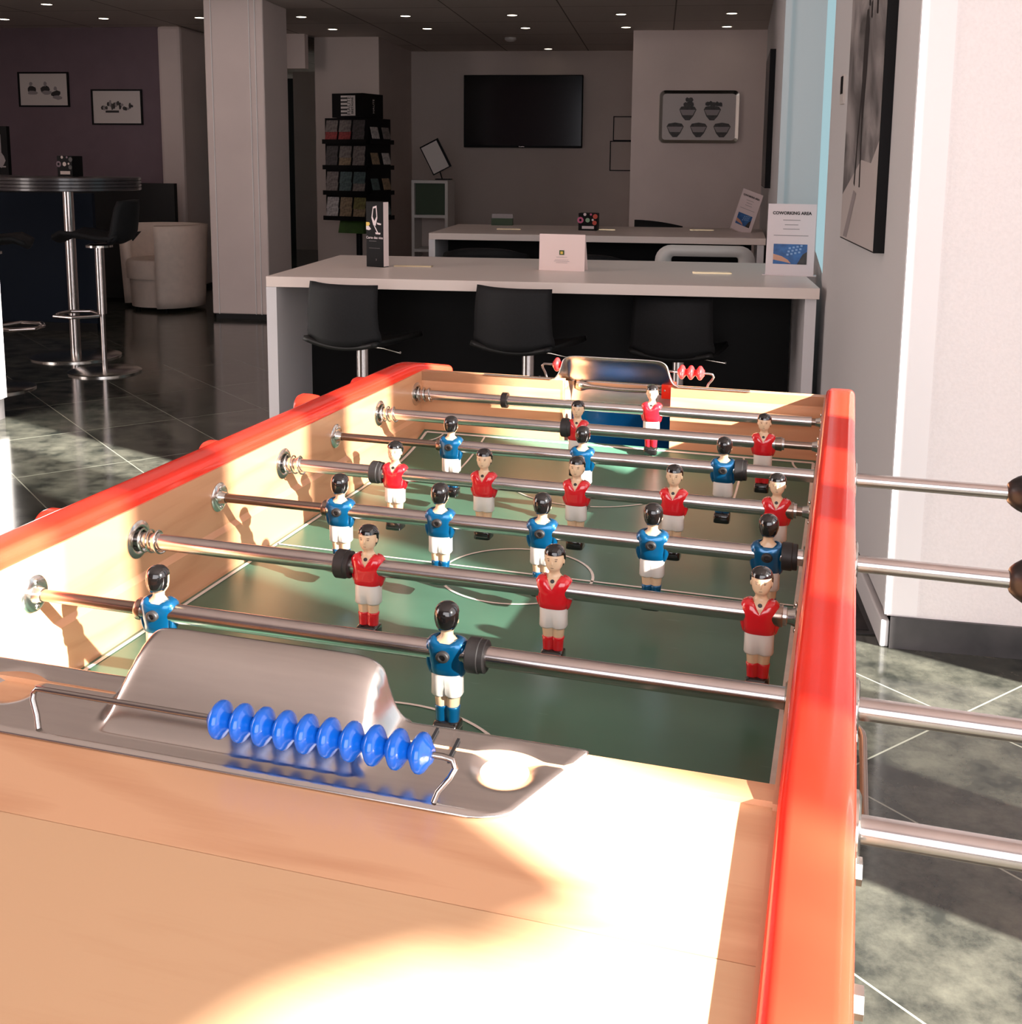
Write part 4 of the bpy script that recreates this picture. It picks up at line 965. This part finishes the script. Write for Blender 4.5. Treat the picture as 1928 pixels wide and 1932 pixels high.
# cube shelf with green board
t = thing('cube_shelf', 'narrow white open shelf with a green upper compartment against the back wall', 'shelf', (-1.835, 8.85, 0))
mb = MB()
for x in (-.178, .150): mb.box((x, 0, 0), (x+.028, .38, 1.04))
for z in (0, .35, .68, 1.012): mb.box((-.15, 0, z), (.15, .38, z+.028))
mb.build('shelf_carcass', 'white_plastic', t, smooth=False)
MB().box((-.15, .35, .0), (.15, .38, 1.012)).build('back_panel', 'wall_back', t, smooth=False)
MB().box((-.148, .06, .709), (.148, .07, 1.010)).build('green_board', 'green_dark', t, smooth=False)
t = thing('tilted_frame', 'small white board in a black frame, tilted on the narrow shelf', 'frame', (-1.80, 8.98, 1.045))
MB().cyl((.06, .03, 0), (.0, .03, .2), .006).box((0, -.03, 0), (.15, .08, .01)).build('stand', 'frame_black', t)
R2 = Matrix.Rotation(radians(-27), 3, 'Y')
def ob(c, a, b, d): return R2@Vector(c)+Vector((0, 0, .22)), R2@Vector(a), R2@Vector(b), R2@Vector(d)
MB().obox(*ob((0, 0, 0), (.10, 0, 0), (0, .008, 0), (0, 0, .15))).build('frame', 'frame_black', t, smooth=False)
MB().obox(*ob((-.006, -.009, -.002), (.084, 0, 0), (0, .001, 0), (0, 0, .138))).build('white_board', 'paper', t, smooth=False)

# ================================================================== LEFT LOUNGE
def bar_table(label, x, y, r=.45):
    t = thing('bar_table', label, 'table', (x, y, 0))
    n = 96
    def ring(z, rr_): return [(rr_*(1)*cos(2*pi*i/n), rr_*sin(2*pi*i/n), z) for i in range(n)]
    rs = []
    for k in range(4):
        z0 = 1.03+.02*k; rs += [ring(z0, r-.006), ring(z0+.003, r), ring(z0+.016, r), ring(z0+.019, r-.006)]
    MB().loft(rs).build('table_top', mat('dark_ribbed_top', (.035, .03, .032), .3, coat=.3), t)
    MB().cyl((0, 0, .012), (0, 0, 1.03), .032).build('column', 'chrome', t)
    MB().lathe([(0, .27), (.008, .27), (.014, .25), (.022, .04)], (0, 0, 0), (0, 0, 1), 48).build('base_disc', 'nickel', t)
bar_table('round bar table with a ribbed dark top on a chrome column', -3.22, 4.62, .43)
bar_table('second ribbed bar table cut off by the left edge', -4.12, 4.75, .45)
def bar_stool(label, x, y, rz):
    t = thing('bar_stool', label, 'stool', (x, y, 0), rz, 'black bar stools with chrome columns')
    # profile along +x (back at +x)
    prof = [(-.21, .745), (-.15, .775), (-.05, .765), (.05, .748), (.13, .742), (.175, .765), (.195, .81), (.205, .87), (.218, .95), (.225, .99)]
    w = [.14, .17, .19, .20, .20, .20, .20, .195, .18, .15]
    mb = MB(); m_ = len(prof)
    def f(u, v):
        k = u*(m_-1); i = min(int(k), m_-2); a = k-i; px = prof[i][0]*(1-a)+prof[i+1][0]*a; pz = prof[i][1]*(1-a)+prof[i+1][1]*a; ww = w[i]*(1-a)+w[i+1]*a
        b = (v-.5)*2; return (px-(.04*b*b if px > .17 else 0), b*ww, pz+(.03*b*b if px < .17 else 0))
    mb.grid(27, 10, f); mb.build('seat_shell', 'chair_black', t, solid=.022)
    MB().lathe([(0, .075), (.012, .075), (.02, .05)], (.0, 0, .722), (0, 0, 1)).build('seat_plate', 'nickel', t)
    MB().cyl((0, 0, .34), (0, 0, .725), .026).build('outer_column', 'chrome', t)
    MB().cyl((0, 0, .012), (0, 0, .36), .015).build('inner_column', 'chrome', t)
    MB().lathe([(0, .205), (.008, .205), (.014, .19), (.022, .03)], (0, 0, 0), (0, 0, 1), 48).build('base_disc', 'nickel', t)
    MB().tube([(-.01, -.03, .33), (-.12, -.14, .335), (-.23, -.11, .335), (-.26, 0, .335), (-.23, .11, .335), (-.12, .14, .335), (-.01, .03, .33)], .011).build('footrest', 'chrome', t)
bar_stool('black bar stool with a chrome footrest in front of the round bar table', -2.795, 4.16, radians(6))
bar_stool('bar stool half cut off by the left edge, beside the bright white pier', -3.13, 3.60, radians(200))
t = thing('navy_screen_panel', 'dark navy front panel behind the bar table at the left', 'panel', (-4.6, 5.6, 0))
MB().box((-.9, 0, 0), (1.02, .04, .98)).build('panel_face', 'navy', t, smooth=False)
MB().box((-.9, -.01, 0), (1.02, 0, .06)).build('panel_foot', 'frame_black', t, smooth=False)
patbox('small dark patterned box on top of the round bar table', (-3.25, 4.72, 1.11), radians(-10), .11, .125, True)
t = thing('black_half_wall', 'black chest-high partition below the purple wall behind the cream armchair', 'partition', (-3.75, 7.35, 0))
MB().box((-1.6, 0, .02), (0, .06, 1.015)).build('panel_face', 'black_wall', t, smooth=False)
MB().box((-1.6, .0, 0), (0, .06, .02)).build('panel_foot', 'frame_black', t, smooth=False)
# cream tub armchair
t = thing('tub_armchair', 'cream tub armchair standing behind the bar stool', 'armchair', (-3.70, 6.95, 0), radians(75))
def shell(u, v):
    a = radians(-150+u*255); R0 = .335+.035*v; z = .03+.66*v
    return (R0*cos(a), R0*sin(a)*1.02, z)
MB().grid(40, 8, shell).build('tub_shell', 'cream', t, solid=.085)
MB().lathe([(0, .27), (.0, .28), (.12, .285), (.15, .27), (.16, .2)], (0, 0, .26), (0, 0, 1), 32).build('seat_cushion', 'cream', t)
MB().lathe([(0, .25), (.23, .26)], (0, 0, .03), (0, 0, 1), 32).build('seat_base', 'cream', t)
for a in (45, 135, 225, 315): MB().cyl((.2*cos(radians(a)), .2*sin(radians(a)), 0), (.2*cos(radians(a)), .2*sin(radians(a)), .035), .02).build('foot', 'frame_black', t)

# parts hang on their things with an identity parent inverse
for o in bpy.data.objects:
    if o.parent: o.matrix_parent_inverse = Matrix.Identity(4)
